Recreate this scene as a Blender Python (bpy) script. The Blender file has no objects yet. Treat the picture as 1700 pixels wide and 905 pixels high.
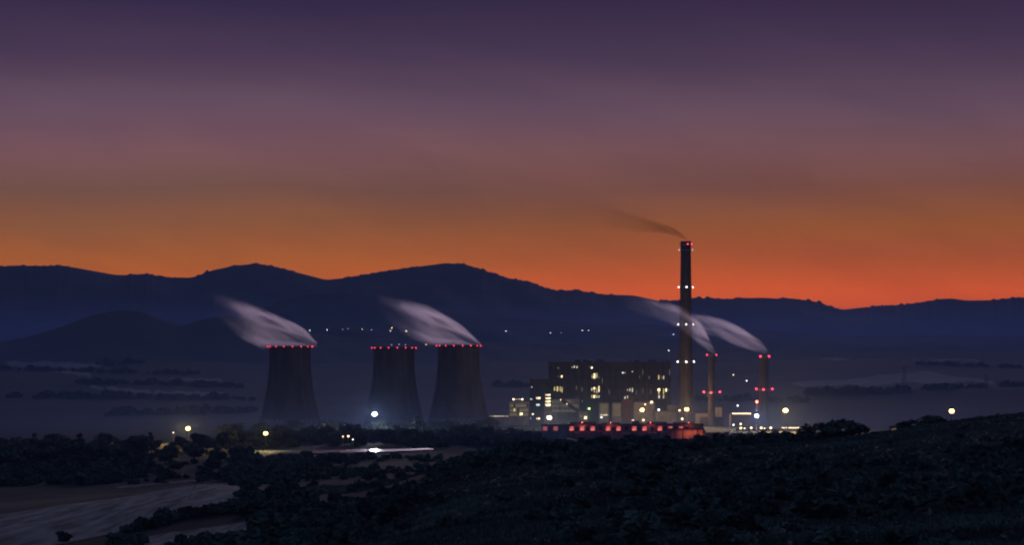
import bpy, bmesh, math, random
import numpy as np
from mathutils import Vector
from mathutils.bvhtree import BVHTree
R = math.radians
rng = np.random.default_rng(7)
random.seed(7)
sc = bpy.context.scene
col = sc.collection

# ------------------------------------------------------------------ camera
CZ, F, HY = 70.0, 4500.0, 600.0          # eye height, focal length in photo pixels, eye-level row
cam_d = bpy.data.cameras.new('camera'); cam = bpy.data.objects.new('camera', cam_d); col.objects.link(cam)
cam.location = (0, 0, CZ); cam.rotation_euler = (R(90), 0, 0)
cam_d.sensor_width = 36; cam_d.lens = 36 * F / 1700
cam_d.shift_y = (HY - 452.5) / 1700
cam_d.clip_start = 1; cam_d.clip_end = 60000
sc.camera = cam

# ------------------------------------------------------------------ node helper
class S:
    """a socket with arithmetic"""
    def __init__(s, nt, o): s.nt, s.o = nt, o
    def _m(s, op, *a, clamp=False):
        n = s.nt.nodes.new('ShaderNodeMath'); n.operation = op; n.use_clamp = clamp
        for i, v in enumerate((s,) + a):
            if isinstance(v, S): s.nt.links.new(v.o, n.inputs[i])
            else: n.inputs[i].default_value = v
        return S(s.nt, n.outputs[0])
    def __add__(s, b): return s._m('ADD', b)
    def __sub__(s, b): return s._m('SUBTRACT', b)
    def __mul__(s, b): return s._m('MULTIPLY', b)
    def __truediv__(s, b): return s._m('DIVIDE', b)
    def pow(s, b): return s._m('POWER', b)
    def sqrt(s): return s._m('SQRT')
    def max(s, b): return s._m('MAXIMUM', b)
    def sstep(s, a, b, lo=0., hi=1.):
        n = s.nt.nodes.new('ShaderNodeMapRange'); n.interpolation_type = 'SMOOTHSTEP'
        s.nt.links.new(s.o, n.inputs['Value'])
        for k, v in (('From Min', a), ('From Max', b), ('To Min', lo), ('To Max', hi)): n.inputs[k].default_value = v
        return S(s.nt, n.outputs[0])
def ramp(nt, fac, stops, interp='LINEAR'):
    n = nt.nodes.new('ShaderNodeValToRGB'); cr = n.color_ramp; cr.interpolation = interp
    while len(cr.elements) < len(stops): cr.elements.new(.5)
    for e, (p, c) in zip(cr.elements, stops): e.position = p; e.color = (*c, 1)
    nt.links.new(fac.o if isinstance(fac, S) else fac, n.inputs[0])
    return n.outputs[0]
def mixc(nt, fac, a, b, op='MIX'):
    n = nt.nodes.new('ShaderNodeMix'); n.data_type = 'RGBA'; n.blend_type = op
    for i, v in ((0, fac), (6, a), (7, b)):
        if isinstance(v, S): v = v.o
        if hasattr(v, 'is_linked'): nt.links.new(v, n.inputs[i])
        elif i == 0: n.inputs[i].default_value = v
        else: n.inputs[i].default_value = (*v, 1)
    return n.outputs[2]
def lin(r, g, b): return tuple((v / 255 / 12.92 if v <= 10 else ((v / 255 + .055) / 1.055) ** 2.4) for v in (r, g, b))

# ------------------------------------------------------------------ sky: afterglow behind the mountains
SUN_AZ, SUN_EL = R(4), R(-4)              # a little right of straight ahead, already set
w = bpy.data.worlds.new('World'); sc.world = w; w.use_nodes = True
nt = w.node_tree; nt.nodes.clear()
geo = nt.nodes.new('ShaderNodeTexCoord'); sep = nt.nodes.new('ShaderNodeSeparateXYZ')
nt.links.new(geo.outputs['Generated'], sep.inputs[0])
X, Y, Z = (S(nt, sep.outputs[i]) for i in range(3))
noi = nt.nodes.new('ShaderNodeTexNoise'); mp = nt.nodes.new('ShaderNodeMapping')
mp.vector_type = 'TEXTURE'; mp.inputs['Rotation'].default_value = (0, R(5), 0); mp.inputs['Scale'].default_value = (.25, .25, .045); nt.links.new(geo.outputs['Generated'], mp.inputs[0]); nt.links.new(mp.outputs[0], noi.inputs[0])
noi.inputs['Scale'].default_value = 1.0; noi.inputs['Detail'].default_value = 4
wob = (S(nt, noi.outputs[0]) - .5) * .016
t = (Z + wob).max(0.0).sqrt()
K = lambda e: math.sqrt(e)
GL = lambda r, g, b, k=1.0: tuple(v * k for v in lin(r, g, b))
red = ramp(nt, t, [(K(.005), GL(252, 98, 2)), (K(.0244), GL(243, 98, 2)), (K(.0378), GL(195, 92, 2)), (K(.051), GL(162, 89, 25)), (K(.0644), GL(130, 79, 59)),
                  (K(.0784), GL(121, 80, 82)), (K(.092), GL(102, 74, 91)), (K(.111), GL(73, 51, 77)), (K(.133), GL(45, 25, 63)), (.5, GL(46, 40, 76)), (.75, GL(56, 66, 104)), (1, GL(58, 74, 112))])
org = ramp(nt, t, [(K(.005), GL(236, 107, 4)), (K(.0244), GL(227, 107, 4)), (K(.0378), GL(198, 107, 4)), (K(.051), GL(153, 93, 45)), (K(.0644), GL(121, 82, 65)),
                  (K(.0784), GL(126, 85, 90)), (K(.092), GL(107, 79, 97)), (K(.111), GL(72, 50, 78)), (K(.133), GL(44, 28, 65)), (.5, GL(46, 40, 76)), (.75, GL(56, 66, 104)), (1, GL(58, 74, 112))])
east = ramp(nt, t, [(0, GL(44, 54, 98)), (.3, GL(48, 58, 102)), (.5, GL(52, 64, 106)), (1, GL(58, 74, 112))])
azx = X / (Y._m('ABSOLUTE') + .0001)      # tangent of azimuth from straight ahead
glow = mixc(nt, azx.sstep(-.14, .14), org, red)
cosaz = (X * math.sin(SUN_AZ) + Y * math.cos(SUN_AZ)) / ((X * X + Y * Y).sqrt() + .0001)
n2 = nt.nodes.new('ShaderNodeTexNoise'); m2 = nt.nodes.new('ShaderNodeMapping'); m2.vector_type = 'TEXTURE'; m2.inputs['Rotation'].default_value = (0, R(10), 0); m2.inputs['Scale'].default_value = (.15, .15, .032)
nt.links.new(geo.outputs['Generated'], m2.inputs[0]); nt.links.new(m2.outputs[0], n2.inputs[0]); n2.inputs['Scale'].default_value = 1.3; n2.inputs['Detail'].default_value = 5; n2.inputs['Roughness'].default_value = .6
cl = S(nt, n2.outputs[0]).sstep(.36, .66)
glow = mixc(nt, 1.0, glow, mixc(nt, cl, (.93, .92, .95), (1.07, 1.06, 1.03)), 'MULTIPLY')     # thin uneven high haze
sky_c = mixc(nt, cosaz.sstep(-.1, .9), east, glow)
below = Z.sstep(-.03, -.002)
sky_c = mixc(nt, below, (.004, .005, .008), sky_c)
nis = nt.nodes.new('ShaderNodeTexSky'); nis.sky_type = 'NISHITA'; nis.sun_disc = False
nis.sun_elevation = SUN_EL; nis.sun_rotation = SUN_AZ; nis.dust_density = 3
bg = nt.nodes.new('ShaderNodeBackground'); bg2 = nt.nodes.new('ShaderNodeBackground'); ad = nt.nodes.new('ShaderNodeAddShader'); out = nt.nodes.new('ShaderNodeOutputWorld')
nt.links.new(sky_c, bg.inputs[0]); bg.inputs[1].default_value = 1.0
nt.links.new(nis.outputs[0], bg2.inputs[0]); bg2.inputs[1].default_value = .1
nt.links.new(bg.outputs[0], ad.inputs[0]); nt.links.new(bg2.outputs[0], ad.inputs[1]); nt.links.new(ad.outputs[0], out.inputs[0])

sun_d = bpy.data.lights.new('afterglow', 'SUN'); sun = bpy.data.objects.new('afterglow', sun_d); col.objects.link(sun)
sun_d.energy = .24; sun_d.angle = R(14); sun_d.color = (1, .76, 1.0)
sun.rotation_euler = (R(90 - 4.5), 0, R(180) - SUN_AZ)   # low light coming from behind the ridge

sc.view_settings.view_transform = 'Standard'; sc.view_settings.look = 'None'
sc.view_settings.exposure = 0; sc.view_settings.gamma = 1
cy = sc.cycles
cy.use_denoising = True; cy.max_bounces = 5; cy.diffuse_bounces = 2; cy.glossy_bounces = 2; cy.volume_bounces = 2; cy.transparent_max_bounces = 8
cy.use_light_tree = True; cy.filter_width = 2.1; cy.volume_max_steps = 256; cy.volume_step_rate = 1.0
cy.sample_clamp_indirect = 4

# ------------------------------------------------------------------ materials
def base_nodes(name):
    m = bpy.data.materials.new(name); m.use_nodes = True; nt = m.node_tree
    return m, nt, nt.nodes['Principled BSDF']
def surf(name, c, rough=.85, var=.25, scale=.3, stretch=(1, 1, 1), metal=0, detail=5, c2=None, bump=0):
    m, nt, b = base_nodes(name)
    tc = nt.nodes.new('ShaderNodeTexCoord'); mp = nt.nodes.new('ShaderNodeMapping'); n = nt.nodes.new('ShaderNodeTexNoise')
    mp.inputs['Scale'].default_value = stretch
    nt.links.new(tc.outputs['Object'], mp.inputs[0]); nt.links.new(mp.outputs[0], n.inputs[0])
    n.inputs['Scale'].default_value = scale; n.inputs['Detail'].default_value = detail
    hi = c2 or tuple(min(.9, v * (1 + var)) for v in c); lo = c if c2 else tuple(v * (1 - var) for v in c)
    o = ramp(nt, n.outputs[0], [(.33, lo), (.67, hi)])
    nt.links.new(o, b.inputs['Base Color']); b.inputs['Roughness'].default_value = rough; b.inputs['Metallic'].default_value = metal
    b.inputs['Specular IOR Level'].default_value = .25
    if bump:
        bn = nt.nodes.new('ShaderNodeBump'); bn.inputs['Strength'].default_value = bump
        nt.links.new(n.outputs[0], bn.inputs['Height']); nt.links.new(bn.outputs[0], b.inputs['Normal'])
    return m
def glowm(name, c, strength, sample=False, uneven=0):
    m, nt, b = base_nodes(name)
    b.inputs['Base Color'].default_value = (.3, .3, .3, 1)
    b.inputs['Emission Color'].default_value = (*c, 1); b.inputs['Emission Strength'].default_value = strength
    if uneven:
        tc = nt.nodes.new('ShaderNodeTexCoord'); n = nt.nodes.new('ShaderNodeTexNoise'); n.inputs['Scale'].default_value = uneven
        nt.links.new(tc.outputs['Object'], n.inputs[0])
        nt.links.new((S(nt, n.outputs[0]).sstep(.35, .65, .3, 1.5) * strength).o, b.inputs['Emission Strength'])
    if not sample: m.cycles.emission_sampling = 'NONE'
    return m
M = dict(
    concrete=surf('weathered_concrete', (.075, .062, .056), .9, .4, .12, (1, 1, .25)),
    shaft=surf('sooty_concrete', (.06, .052, .05), .9, .35, .15, (1, 1, .3)),
    cladding=surf('dark_cladding', (.045, .04, .042), .8, .3, .2, (1, 1, .2)),
    pilaster=surf('pale_pilaster', (.075, .07, .07), .85, .25, .3, (1, 1, .2)),
    plaster=surf('stained_plaster', (.30, .27, .22), .9, .25, .25, (1, 1, .4)),
    hallwall=surf('stained_render', (.17, .12, .11), .9, .5, .35, (1, 1, .4)),
    brick=surf('red_brick', (.3, .12, .09), .9, .3, .5),
    steel=surf('galvanised_steel', (.22, .22, .23), .5, .2, 1.0, metal=.6),
    roof=surf('roof_felt', (.06, .06, .065), .9, .3, .2),
    glass=surf('dark_glass', (.02, .022, .03), .15, .3, .5),
    bark=surf('bark', (.05, .04, .03), .95, .3, 2),
    leaf=surf('leaves_dark', (.065, .095, .06), .8, .5, .4),
    leaf2=surf('leaves_olive', (.075, .10, .06), .8, .5, .4),
    brush=surf('brush_leaves', (.085, .115, .075), .85, .6, .06),
    grass=surf('rough_grass_blades', (.10, .125, .085), .9, .6, .03),
    forest=surf('forest', (.03, .036, .03), .95, .5, .004, detail=9),
    foot=surf('foothill_scrub', (.03, .04, .03), .95, .4, .004, c2=(.06, .06, .045), detail=9),
    stubble=surf('stubble_field', (.06, .058, .045), .95, .3, .16, c2=(.31, .28, .21), detail=12, stretch=(2.2, .16, 1)),  # dark streaks: field pattern plus gully shade put into the colour
    farfield=surf('far_pale_field', (.13, .12, .095), .95, .3, .008, c2=(.26, .23, .18), detail=8, stretch=(1, .3, 1)),
    asphalt=surf('asphalt', (.05, .05, .05), .8, .3, .1),
    yellow=glowm('sodium_lens', (1, .6, .14), 14), warm=glowm('warm_lens', (1, .72, .36), 16), orange=glowm('orange_lens', (1, .52, .12), 14),
    white=glowm('white_lens', (.92, .95, 1), 18), green=glowm('green_lens', (.7, 1, .3), 4), redlamp=glowm('red_lens', (1, .10, .05), 6),
    beacon=glowm('red_beacon', (1, .04, .11), 3.5), wbeacon=glowm('white_beacon', (1, .95, .88), 4.5), wbeacon_dim=glowm('white_beacon_dim', (1, .9, .8), 1.5),
    pin_w=glowm('pin_white', (.85, .92, 1), 4), pin_o=glowm('pin_warm', (1, .72, .42), 4), pin_d=glowm('pin_dim', (.7, .75, 1), 1.0),
    win_y=glowm('window_yellow', (1, .78, .25), .95, uneven=.8), win_w=glowm('window_white', (1, .85, .62), .95, uneven=.8), win_d=glowm('window_dim', (.8, .7, .5), .11, uneven=.5),
    win_b=glowm('window_bright', (1, .8, .45), 2.6, uneven=.8), win_c=glowm('window_cool', (.75, .95, 1), 1.6), win_r=glowm('window_red', (1, .17, .13), .85, uneven=.35),
    win_ol=glowm('window_olive', (.85, .66, .25), .14, uneven=.25),
)
# terrain: dark pasture with paler dry patches
def terrain_mat():
    m, nt, b = base_nodes('pasture')
    tc = nt.nodes.new('ShaderNodeTexCoord')
    def noise(scale, st, det=8):
        mp = nt.nodes.new('ShaderNodeMapping'); mp.inputs['Scale'].default_value = st
        n = nt.nodes.new('ShaderNodeTexNoise'); n.inputs['Scale'].default_value = scale; n.inputs['Detail'].default_value = det
        nt.links.new(tc.outputs['Object'], mp.inputs[0]); nt.links.new(mp.outputs[0], n.inputs[0]); return S(nt, n.outputs[0])
    c = mixc(nt, noise(.006, (1, .35, 1)).sstep(.45, .66), (.014, .021, .014), (.055, .060, .045))
    c = mixc(nt, noise(.05, (1, .5, 1)).sstep(.4, .7), c, (.012, .02, .015))
    c = mixc(nt, noise(.4, (1, 1, 1)).sstep(.3, .75, 0, .6), c, (.026, .036, .027))
    nt.links.new(c, b.inputs['Base Color']); b.inputs['Roughness'].default_value = .95; b.inputs['Specular IOR Level'].default_value = .1
    return m
M['pasture'] = terrain_mat()
def water_mat():
    m, nt, b = base_nodes('pond_water')
    tc = nt.nodes.new('ShaderNodeTexCoord'); n = nt.nodes.new('ShaderNodeTexNoise'); n.inputs['Scale'].default_value = .5; n.inputs['Detail'].default_value = 6
    nt.links.new(tc.outputs['Object'], n.inputs[0])
    bn = nt.nodes.new('ShaderNodeBump'); bn.inputs['Strength'].default_value = .35; bn.inputs['Distance'].default_value = .3
    nt.links.new(n.outputs[0], bn.inputs['Height']); nt.links.new(bn.outputs[0], b.inputs['Normal'])
    b.inputs['Base Color'].default_value = (.01, .014, .02, 1); b.inputs['Roughness'].default_value = .24; b.inputs['IOR'].default_value = 1.33
    return m
M['water'] = water_mat()

# ------------------------------------------------------------------ mesh helpers
class MB:
    def __init__(s): s.v, s.f = [], []
    def add(s, vs, fs):
        o = len(s.v); s.v += [tuple(p) for p in vs]; s.f += [tuple(i + o for i in f) for f in fs]; return s
    def box(s, x0, x1, y0, y1, z0, z1):
        return s.add([(x0, y0, z0), (x1, y0, z0), (x1, y1, z0), (x0, y1, z0), (x0, y0, z1), (x1, y0, z1), (x1, y1, z1), (x0, y1, z1)],
                     [(0, 3, 2, 1), (4, 5, 6, 7), (0, 1, 5, 4), (1, 2, 6, 5), (2, 3, 7, 6), (3, 0, 4, 7)])
    def bar(s, a, b, r0, r1=None, n=6):
        a, b = Vector(a), Vector(b); r1 = r0 if r1 is None else r1
        d = (b - a).normalized(); u = d.orthogonal().normalized(); v = d.cross(u)
        vs = [p + (u * math.cos(k * 2 * math.pi / n) + v * math.sin(k * 2 * math.pi / n)) * r for p, r in ((a, r0), (b, r1)) for k in range(n)]
        return s.add(vs, [(k, (k + 1) % n, n + (k + 1) % n, n + k) for k in range(n)] + [tuple(range(n - 1, -1, -1)), tuple(range(n, 2 * n))])
    def lathe(s, prof, n=48, cx=0, cy=0, close=False):
        vs = [(cx + r * math.cos(k * 2 * math.pi / n), cy + r * math.sin(k * 2 * math.pi / n), z) for r, z in prof for k in range(n)]
        m = len(prof); fs = []
        for i in range(m if close else m - 1):
            j = (i + 1) % m
            fs += [(i * n + k, i * n + (k + 1) % n, j * n + (k + 1) % n, j * n + k) for k in range(n)]
        return s.add(vs, fs)
    def ball(s, c, r, n=8, m=5):
        c = Vector(c); vs = [c + Vector((0, 0, -r))]
        for i in range(1, m):
            a = -math.pi / 2 + math.pi * i / m
            vs += [c + Vector((math.cos(a) * math.cos(k * 2 * math.pi / n), math.cos(a) * math.sin(k * 2 * math.pi / n), math.sin(a))) * r for k in range(n)]
        vs.append(c + Vector((0, 0, r))); L = len(vs) - 1
        fs = [(0, 1 + (k + 1) % n, 1 + k) for k in range(n)] + [(L, L - n + k, L - n + (k + 1) % n) for k in range(n)]
        for i in range(m - 2):
            fs += [(1 + i * n + k, 1 + i * n + (k + 1) % n, 1 + (i + 1) * n + (k + 1) % n, 1 + (i + 1) * n + k) for k in range(n)]
        return s.add(vs, fs)
    def mesh(s, name, m, smooth=False):
        me = bpy.data.meshes.new(name); me.from_pydata(s.v, [], s.f)
        if m: me.materials.append(M[m] if isinstance(m, str) else m)
        if smooth: me.shade_smooth()
        return me
    def build(s, name, m, parent=None, loc=(0, 0, 0), smooth=False):
        return link(name, s.mesh(name, m, smooth), parent, loc)
def link(name, data, parent=None, loc=(0, 0, 0)):
    o = bpy.data.objects.new(name, data); col.objects.link(o); o.location = loc
    if parent: o.parent = parent
    return o
def tag(o, label=None, cat=None, group=None, kind=None):
    for k, v in (('label', label), ('category', cat), ('group', group), ('kind', kind)):
        if v: o[k] = v
    return o
def thing(name, label, cat, loc, group=None): return tag(link(name, None, None, loc), label, cat, group)
def fastmesh(name, V, Fq, m, smooth=False):
    V = np.asarray(V, np.float32); Fq = np.asarray(Fq, np.int32); k = Fq.shape[1]
    me = bpy.data.meshes.new(name); me.vertices.add(len(V)); me.vertices.foreach_set('co', V.ravel())
    me.loops.add(Fq.size); me.loops.foreach_set('vertex_index', Fq.ravel())
    me.polygons.add(len(Fq)); me.polygons.foreach_set('loop_start', np.arange(0, Fq.size, k, dtype=np.int32))
    me.update(calc_edges=True); me.validate()
    me.materials.append(M[m]); 
    if smooth: me.shade_smooth()
    return me
def P(px, py, Y): return Vector(((px - 850) / F * Y, Y, CZ + (HY - py) / F * Y))
def PX(px, Y): return (px - 850) / F * Y
def PZ(py, Y): return CZ + (HY - py) / F * Y

# ------------------------------------------------------------------ terrain
far_l = [(2600, 0), (3400, 0), (4500, 9), (6000, 41), (7000, 64), (7600, 69), (9000, 85), (20000, 90)]
far_m = [(2600, 0), (3400, 0), (4500, 5), (6000, 30), (7500, 62), (9000, 90), (20000, 95)]
far_r = [(2700, 0), (3400, 2), (4100, 10), (4500, 24), (4800, 20), (5600, 26), (6500, 44), (7500, 70), (9000, 95), (20000, 100)]
start = [(-400, 66), (0, 67.3), (100, 60), (200, 51)]
cols = {
    -2500: [(350, 42), (700, 26), (900, 26), (1200, 10), (1600, 1), (2100, 0)] + far_l,
    0: [(350, 40), (600, 22.5), (700, 21.5), (850, 22.4), (950, 18.5), (1200, 5), (1500, .5), (2100, 0)] + far_l,
    200: [(350, 40), (700, 21), (950, 22), (1080, 16), (1300, 4), (1600, 0)] + far_l,
    350: [(350, 40), (700, 23.5), (850, 24), (1050, 23.4), (1180, 16), (1400, 4), (1700, 0)] + far_l,
    450: [(350, 42), (700, 26), (1000, 20), (1250, 11), (1600, 3), (1900, 0)] + far_m,
    600: [(350, 42), (600, 30), (1000, 17), (1400, 10), (1750, 2.5), (1980, 0)] + far_m,
    760: [(350, 43), (600, 36), (900, 33), (1100, 30.5), (1300, 19), (1600, 6), (1980, 0)] + far_m,
    900: [(350, 43.5), (600, 39), (900, 36.5), (1100, 35.6), (1250, 29), (1600, 12), (2000, 0)] + far_m,
    1200: [(350, 44), (600, 41), (900, 38), (1100, 36.6), (1250, 31), (1600, 13), (2100, 0)] + far_m,
    1350: [(350, 44), (600, 41), (900, 39), (1100, 38), (1250, 32), (1600, 13), (2100, 0)] + far_r,
    1450: [(350, 44), (700, 42), (1100, 40), (1300, 33), (1700, 13), (2200, 0)] + far_r,
    1560: [(350, 45), (700, 43.5), (1150, 44.6), (1350, 38), (1800, 14), (2300, 0)] + far_r,
    1700: [(350, 45), (700, 44.5), (1150, 48.4), (1350, 43), (1800, 20), (2400, 0)] + far_r,
    4200: [(350, 52), (700, 56), (1150, 62), (1800, 40), (2600, 5)] + far_r[1:],
}
gpx = np.arange(-2500, 4201, 25.0); gy = np.arange(-400, 9001, 25.0)
tab0 = np.array([np.interp(gy, *zip(*(start + cols[k]))) for k in sorted(cols)])
tab = np.array([np.interp(gpx, sorted(cols), tab0[:, j]) for j in range(len(gy))]).T
def blur(a, n, ax):
    k = np.hanning(2 * n + 3)[1:-1]; k /= k.sum()
    pad = [(0, 0), (0, 0)]; pad[ax] = (n, n); b = np.pad(a, pad, mode='edge')
    return np.apply_along_axis(lambda r: np.convolve(r, k, 'valid'), ax, b)
tab = blur(blur(tab, 3, 1), 3, 0)
def vnoise(x, y, seed=0):
    s = 0; r = np.random.default_rng(seed)
    for _ in range(7):
        a = r.uniform(0, 2 * np.pi); f = r.uniform(.6, 1.7); p = r.uniform(0, 6.3)
        s = s + np.sin((x * np.cos(a) + y * np.sin(a)) * f + p)
    return s / 3.5
def ground(x, y):
    x, y = np.asarray(x, float), np.asarray(y, float)
    px = np.clip(850 + F * x / np.maximum(y, 350), gpx[0], gpx[-1] - 1); yy = np.clip(y, gy[0], gy[-1] - 1)
    i = (px - gpx[0]) / 25; j = (yy - gy[0]) / 25; i0 = i.astype(int); j0 = j.astype(int); i -= i0; j -= j0
    z = (tab[i0, j0] * (1 - i) + tab[i0 + 1, j0] * i) * (1 - j) + (tab[i0, j0 + 1] * (1 - i) + tab[i0 + 1, j0 + 1] * i) * j
    amp = np.clip((y - 100) / 500, 0, 1) * np.clip(np.abs(y - 2700) / 800 - .85, 0, 1)
    return z + amp * (vnoise(x / 60, y / 90, 1) * .8 + vnoise(x / 17, y / 30, 2) * .3) + np.clip((y - 3500) / 2500, 0, 1) * (vnoise(x / 300, y / 350, 3) * 5 + vnoise(x / 90, y / 120, 4) * 1.5)
ys = np.concatenate([np.arange(-400, 300, 40), np.arange(300, 2400, 7), np.arange(2400, 3600, 25), np.geomspace(3600, 17000, 170)])
us = np.concatenate([np.linspace(-.75, -.26, 50), np.linspace(-.25, .25, 420), np.linspace(.26, .75, 50)])
UU, YY = np.meshgrid(us, ys); XX = UU * np.maximum(YY + 400, 400)
def grid_mesh(name, X, Y, Z, m, smooth=True):
    h, wd = X.shape; V = np.stack([X, Y, Z], -1).reshape(-1, 3)
    a = (np.arange(h - 1)[:, None] * wd + np.arange(wd - 1)[None]).ravel()
    Fq = np.stack([a, a + 1, a + wd + 1, a + wd], 1)
    return V, Fq, fastmesh(name, V, Fq, m, smooth)
Vt, Ft, me = grid_mesh('terrain', XX, YY, ground(XX, YY), 'pasture')
terrain = tag(link('terrain', me), 'rolling dark pasture running down to the plain', None, kind='structure')

bv, bf, off = [Vt], [Ft], len(Vt)
def ridge(name, Y0, prof, front, back, base, amp, fuzz, m, seed, label, step=3, px0=-1600, px1=3300):
    global off
    px = np.arange(px0, px1 + 1, step, dtype=float)
    kx, ky = zip(*prof); crest = np.interp(px, kx, ky)
    n = max(1, int(12 / step)); k = np.hanning(2 * n + 3)[1:-1]; k /= k.sum(); crest = np.convolve(np.pad(crest, n, mode='edge'), k, 'valid')
    r = np.random.default_rng(seed)
    fz = r.normal(0, 1, len(px)); fz = np.abs(np.convolve(fz, [.25, .5, .25], 'same')) * (vnoise(px / 22, px * 0, seed) > -.4)
    crest = crest + vnoise(px / 14, px * 0, seed + 1) * .7 - fz * fuzz
    ts = np.concatenate([np.linspace(-1, -.06, 34), np.linspace(-.04, .06, 6), np.linspace(.15, 1, 8)])
    T, PXX = np.meshgrid(ts, px, indexing='ij'); Yg = Y0 + np.where(T < 0, T * front, T * back) + np.abs(T) * vnoise(PXX / 90, T * 2, seed + 5) * front * .06
    Xg = (PXX - 850) / F * Yg
    H = PZ(crest, Y0)[None] - base
    shape = np.clip(1 - np.abs(T), 0, 1); shape = np.where(T < 0, shape ** 1.15, shape)
    gul = vnoise(PXX / 55 + T * 3, T * 5, seed + 2) + .6 * vnoise(PXX / 21, T * 11 + PXX / 60, seed + 3)
    Zg = base + H * shape + gul * amp * np.abs(H) * shape * np.clip(np.abs(T) * 2.2, 0, 1) - (np.abs(T) > .97) * 60
    V, Fq, me = grid_mesh(name, Xg, Yg, Zg, m, True)
    bv.append(V); bf.append(Fq + off); off += len(V)
    return tag(link(name, me), label, None, kind='structure')
ridge('mountain_range', 14000, [(-1600, 470), (-900, 452), (-300, 446), (0, 443), (60, 442), (120, 443), (190, 456), (245, 456), (285, 462), (325, 461), (350, 449), (385, 441), (430, 437.5), (470, 446), (510, 457), (540, 465),
       (580, 461), (630, 451), (690, 443), (740, 436.5), (775, 440), (820, 455), (860, 466), (880, 466), (915, 484), (955, 482), (1000, 489), (1050, 490), (1100, 501), (1150, 495), (1200, 497), (1265, 494), (1330, 498), (1360, 503), (1397, 514.5),
       (1450, 509), (1500, 507), (1540, 500), (1580, 496), (1600, 499), (1650, 498), (1700, 494), (2000, 486), (2500, 470), (3300, 480)], 3600, 2500, 60, .10, 2.5, 'forest', 11, 'dark forested mountain range against the afterglow')
ridge('mid_ridge', 10600, [(-1600, 560), (-400, 575), (300, 580), (380, 548), (425, 518), (470, 498), (514, 487), (570, 486), (640, 494), (700, 506), (770, 520), (860, 528), (960, 535), (1060, 538), (1150, 546), (1260, 548), (1400, 560), (1560, 556), (1700, 560), (2200, 540), (3300, 550)],
      1900, 1500, 60, .10, .5, 'forest', 23, 'dark wooded ridge in front of the high mountains')
ridge('foothill', 8400, [(-1600, 585), (-300, 592), (-60, 578), (0, 568), (45, 560), (100, 543), (150, 525), (195, 515), (235, 517), (270, 530), (305, 541), (340, 530), (372, 525), (420, 531), (470, 545), (560, 560), (700, 566), (850, 570), (1000, 574), (1200, 578), (1400, 586), (1560, 584), (1700, 588), (2300, 575), (3300, 580)],
      1300, 1100, 30, .08, .6, 'foot', 35, 'low rounded wooded hill at the foot of the range')
bvh = BVHTree.FromPolygons(np.concatenate(bv).tolist(), np.concatenate(bf).tolist())
EYE = Vector((0, 0, CZ))
def hit(px, py):
    d = (P(px, py, 1000) - EYE).normalized(); h = bvh.ray_cast(EYE, d)
    return h[0]
def gz(x, y):
    h = bvh.ray_cast(Vector((x, y, 3000)), Vector((0, 0, -1))); return h[0].z if h[0] else 0.0

# fields: paler sheets laid over the slopes
def field(name, top, bot, m, label, n=60, rows=10, lift=.2):
    tx, ty = zip(*top); bx, by = zip(*bot); a = np.linspace(0, 1, n)
    fp = lambda q, xs, yy: (np.interp(q, np.linspace(0, 1, len(xs)), xs), np.interp(q, np.linspace(0, 1, len(yy)), yy))
    T = np.stack(fp(a, tx, ty), 1); B = np.stack(fp(a, bx, by), 1)
    wig = np.stack([vnoise(a * 40, a * 0, 5), vnoise(a * 47, a * 0, 6)], 1)
    G = np.zeros((rows, n, 2))
    for i in range(n):
        ht = hit(T[i, 0], T[i, 1] + wig[i, 0] * (.6 if lift < .4 else 1.6)); hb = hit(B[i, 0], B[i, 1] + wig[i, 1] * (.8 if lift < .4 else 1.6))
        if ht is None or hb is None: ht = ht or hb; hb = hb or ht
        for r_ in range(rows):
            q = r_ / (rows - 1); G[r_, i] = (hb.x * (1 - q) + ht.x * q, hb.y * (1 - q) + ht.y * q)
    Zf = ground(G[..., 0], G[..., 1]) + lift
    V, Fq, me = grid_mesh(name, G[..., 0], G[..., 1], Zf, m)
    return tag(link(name, me), label, kind='structure')
field('stubble_field', [(-60, 866), (0, 856), (90, 842), (180, 831), (260, 817), (330, 806), (372, 803), (410, 812)], [(-60, 930), (0, 920), (70, 912), (160, 893), (240, 877), (320, 855), (380, 842), (425, 836)], 'stubble', 'pale stubble field on the rise at lower left', 120, 30)
field('stubble_field', [(205, 899), (270, 888), (340, 879), (438, 865)], [(230, 915), (300, 908), (360, 898), (442, 884)], 'stubble', 'pale stubble strip at bottom left below the dark hedge', 60, 10)
field('stubble_field', [(540, 851), (600, 842), (650, 838), (695, 832)], [(560, 857), (610, 853), (650, 850), (700, 841)], 'stubble', 'small pale clearing in the dark brush below the pond', 50, 8)
field('farm_track', [(190, 810), (260, 803), (320, 798), (356, 795)], [(195, 812), (260, 806), (320, 801), (358, 797.5)], 'stubble', 'thin pale track above the stubble field', 40, 3)
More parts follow.
